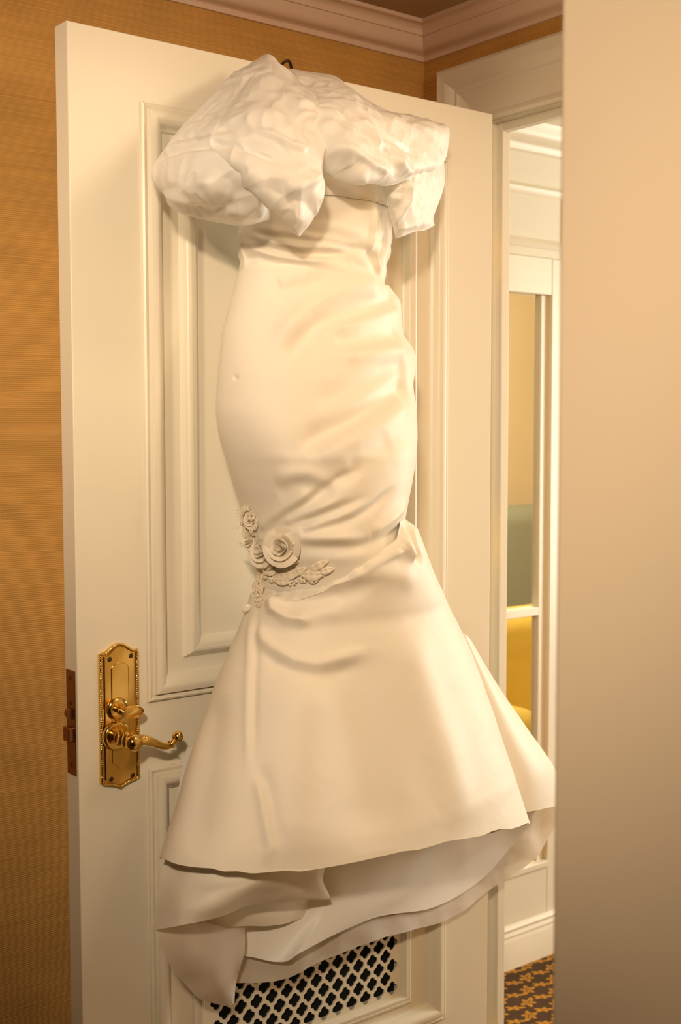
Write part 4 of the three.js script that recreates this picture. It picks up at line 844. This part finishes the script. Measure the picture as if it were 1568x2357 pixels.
// ------------------------------------------------------------------ the next room, seen through the doorway
{
  const Z = -0.68;
  struct('ceiling_hall', bx(XB, 3.0, CEIL, CEIL + 0.06, -2.5, 2.1), M.hallWall, 'pale ceiling of the next room', 'ceiling');
  struct('wall_hall_front', bx(XB, 3.0, FLOOR, CEIL, 2.04, 2.1), M.paper, 'gold wall of the next room facing the glazed door', 'wall');
  // wall with a window opening
  const w = WINDOW, z0 = w.at[2] - w.w / 2, z1 = w.at[2] + w.w / 2, y0 = w.at[1] - w.h / 2, y1 = w.at[1] + w.h / 2, xw = w.at[0];
  struct('wall_hall_right', merge([bx(xw, xw + 0.12, FLOOR, CEIL, -2.5, z0), bx(xw, xw + 0.12, FLOOR, CEIL, z1, 2.1), bx(xw, xw + 0.12, FLOOR, y0, z0, z1), bx(xw, xw + 0.12, y1, CEIL, z0, z1)]), M.paper, 'gold window wall of the next room', 'wall');
  const win = structGroup('window_1', 'bright sheer-covered window of the next room', 'window');
  const sheer = new THREE.MeshStandardMaterial({ color: 0xffffff, emissive: DAY, emissiveIntensity: 1.5, roughness: 1 });
  mesh('sheer', bx(xw + 0.03, xw + 0.05, y0, y1, z0, z1), sheer, win);
  for (const [a, b, c, d] of [[z0, z0 + 0.05, y0, y1], [z1 - 0.05, z1, y0, y1], [z0, z1, y0, y0 + 0.05], [z0, z1, y1 - 0.05, y1]]) mesh('window_frame', bx(xw - 0.005, xw + 0.03, c, d, a, b), M.trim, win);
  // panelled wall with glazed door
  const gx0 = 0.60, gx1 = 0.925, gy0 = 0.245, gy1 = 1.862;
  struct('wall_hall_left', merge([bx(XB, gx0 - 0.11, FLOOR, CEIL, Z - 0.06, Z), bx(gx1 + 0.11, 3.0, FLOOR, CEIL, Z - 0.06, Z), bx(gx0 - 0.11, gx1 + 0.11, gy1 + 0.10, CEIL, Z - 0.06, Z)]), M.hallWall, 'cream panelled wall of the next room', 'wall');
  struct('wall_hall_far', bx(XB, 3.0, FLOOR, CEIL, -2.5, -2.44), M.cream, 'warm cream wall seen through the glazed door', 'wall');
  const p = [[0, 0], [0, 0.006], [0.008, 0.012], [0.016, 0.008], [0.024, 0.002], [0.026, 0]];
  const pm = structGroup('trim_4', 'raised panel moulding above the glazed door', 'moulding');
  frame(p, gx0 - 0.03, gx1 + 0.06, 1.985, 2.150, Z, M.trim, pm, 'panel_moulding');
  struct('trim_5', sweepProfile([[0, -0.07], [0.010, -0.066], [0.014, -0.05], ...arc(0.016, -0.048, 0.05, -0.012, -0.2), [0.056, 0]], [{ p: V(XB, CEIL, Z), out: V(0, 0, 1), up: V(0, 1, 0) }, { p: V(2.95, CEIL, Z), out: V(0, 0, 1), up: V(0, 1, 0) }]), M.trim, 'cream cornice of the next room', 'moulding');
  const d2 = structGroup('door_2', 'tall cream glazed door with two panes in the next room', 'door');
  mesh('stile', rb(gx0 - 0.11, gx0, 0.01, gy1 + 0.10, Z - 0.045, Z - 0.001, 0.003), M.trim, d2);
  mesh('stile', rb(gx1, gx1 + 0.11, 0.01, gy1 + 0.10, Z - 0.045, Z - 0.001, 0.003), M.trim, d2);
  mesh('rail', rb(gx0, gx1, gy1, gy1 + 0.10, Z - 0.045, Z - 0.001, 0.003), M.trim, d2);
  mesh('rail', rb(gx0, gx1, 0.01, gy0, Z - 0.045, Z - 0.001, 0.003), M.trim, d2);
  mesh('middle_rail', rb(gx0, gx1 - 0.03, 0.968, 0.992, Z - 0.045, Z - 0.012, 0.003), M.trim, d2);
  mesh('glazing_bead', rb(gx1 - 0.030, gx1 + 0.004, gy0, gy1, Z - 0.040, Z - 0.014, 0.003), M.trim, d2);
  mesh('glazing_bead', rb(gx0, gx1, gy0, gy0 + 0.018, Z - 0.040, Z + 0.006, 0.003), M.trim, d2);
  mesh('pane', bx(gx0, gx1 - 0.03, 0.992, gy1, Z - 0.030, Z - 0.026), M.glass, d2);
  mesh('pane', bx(gx0, gx1 - 0.03, gy0 + 0.018, 0.968, Z - 0.030, Z - 0.026), M.glass, d2);
  struct('baseboard_hall', sweepProfile([[0, 0], [0, 0], [0.016, 0], [0.016, 0.080], [0.012, 0.088], [0.014, 0.094], [0.010, 0.104], [0.012, 0.112], [0.004, 0.120], [0, 0.122]], [{ p: V(XB, FLOOR, Z), out: V(0, 0, 1), up: V(0, 1, 0) }, { p: V(2.95, FLOOR, Z), out: V(0, 0, 1), up: V(0, 1, 0) }]), M.trim, 'cream moulded baseboard below the glazed door', 'baseboard');
  // upholstered chair and cushion behind the glass
  const roll = (x0, x1, y0, y1, z0, z1, r) => { const g = new RoundedBoxGeometry(x1 - x0, y1 - y0, z1 - z0, 5, r); g.translate((x0 + x1) / 2, (y0 + y1) / 2, (z0 + z1) / 2); return metricUV(g); };
  const chair = (label, x, z, m, hb) => {
    const ch = thing('armchair', label, 'armchair', [x, FLOOR, z]);
    mesh('seat', roll(-0.34, 0.34, 0.12, 0.46, -0.20, 0.26, 0.06), m, ch);
    mesh('backrest', roll(-0.36, 0.36, 0.14, hb, -0.36, -0.18, 0.08), m, ch);
    for (const s of [-1, 1]) mesh('arm', roll(s * 0.36 - 0.07, s * 0.36 + 0.07, 0.12, 0.64, -0.34, 0.26, 0.065), m, ch);
    for (const [a, b] of [[-0.30, 0.20], [0.30, 0.20], [-0.30, -0.30], [0.30, -0.30]]) mesh('leg', new THREE.CylinderGeometry(0.022, 0.016, 0.13, 12).translate(a, 0.065, b), M.wood, ch);
  };
  chair('gold upholstered armchair behind the lower pane of the glazed door', 1.45, -1.15, M.gold, 0.86);
  chair('grey-green armchair with a tall back behind the gold armchair', 2.28, -1.95, M.greyGreen, 1.16);
  // lamp of that room
  const lamp = thing('ceiling_light', 'round opal ceiling light of the room behind the glazed door', 'ceiling light', [1.3, CEIL, -1.5]);
  mesh('base', new THREE.CylinderGeometry(0.09, 0.09, 0.03, 32).translate(0, -0.015, 0), M.brass, lamp);
  mesh('globe', new THREE.SphereGeometry(0.10, 32, 20).translate(0, -0.11, 0), new THREE.MeshStandardMaterial({ color: 0xffffff, emissive: new THREE.Color().setRGB(1, 0.86, 0.58), emissiveIntensity: 2 }), lamp);
}
{ const lamp = thing('ceiling_light', 'flush opal ceiling light in the recess before the doorway', 'ceiling light', [LAMP.at[0], CEIL, LAMP.at[2]]);
  mesh('base', new THREE.CylinderGeometry(0.11, 0.11, 0.02, 36).translate(0, -0.010, 0), M.brass, lamp);
  mesh('globe', new THREE.SphereGeometry(0.095, 32, 20).translate(0, LAMP.at[1] - CEIL, 0), new THREE.MeshStandardMaterial({ color: 0xffffff, emissive: WARM, emissiveIntensity: 2 }), lamp); }
// ceiling spotlights
SPOTS.forEach(s => {
  const l = thing('ceiling_spotlight', s.label, 'spotlight', [s.at[0], CEIL, s.at[2]]);
  mesh('ring', new THREE.TorusGeometry(0.05, 0.008, 10, 36).rotateX(Math.PI / 2).translate(0, -0.004, 0), M.brass, l);
  mesh('lens', new THREE.CylinderGeometry(0.042, 0.042, 0.004, 32).translate(0, -0.003, 0), new THREE.MeshStandardMaterial({ color: 0xffffff, emissive: WARM, emissiveIntensity: 3 }), l);
});

renderer.render(scene, camera);
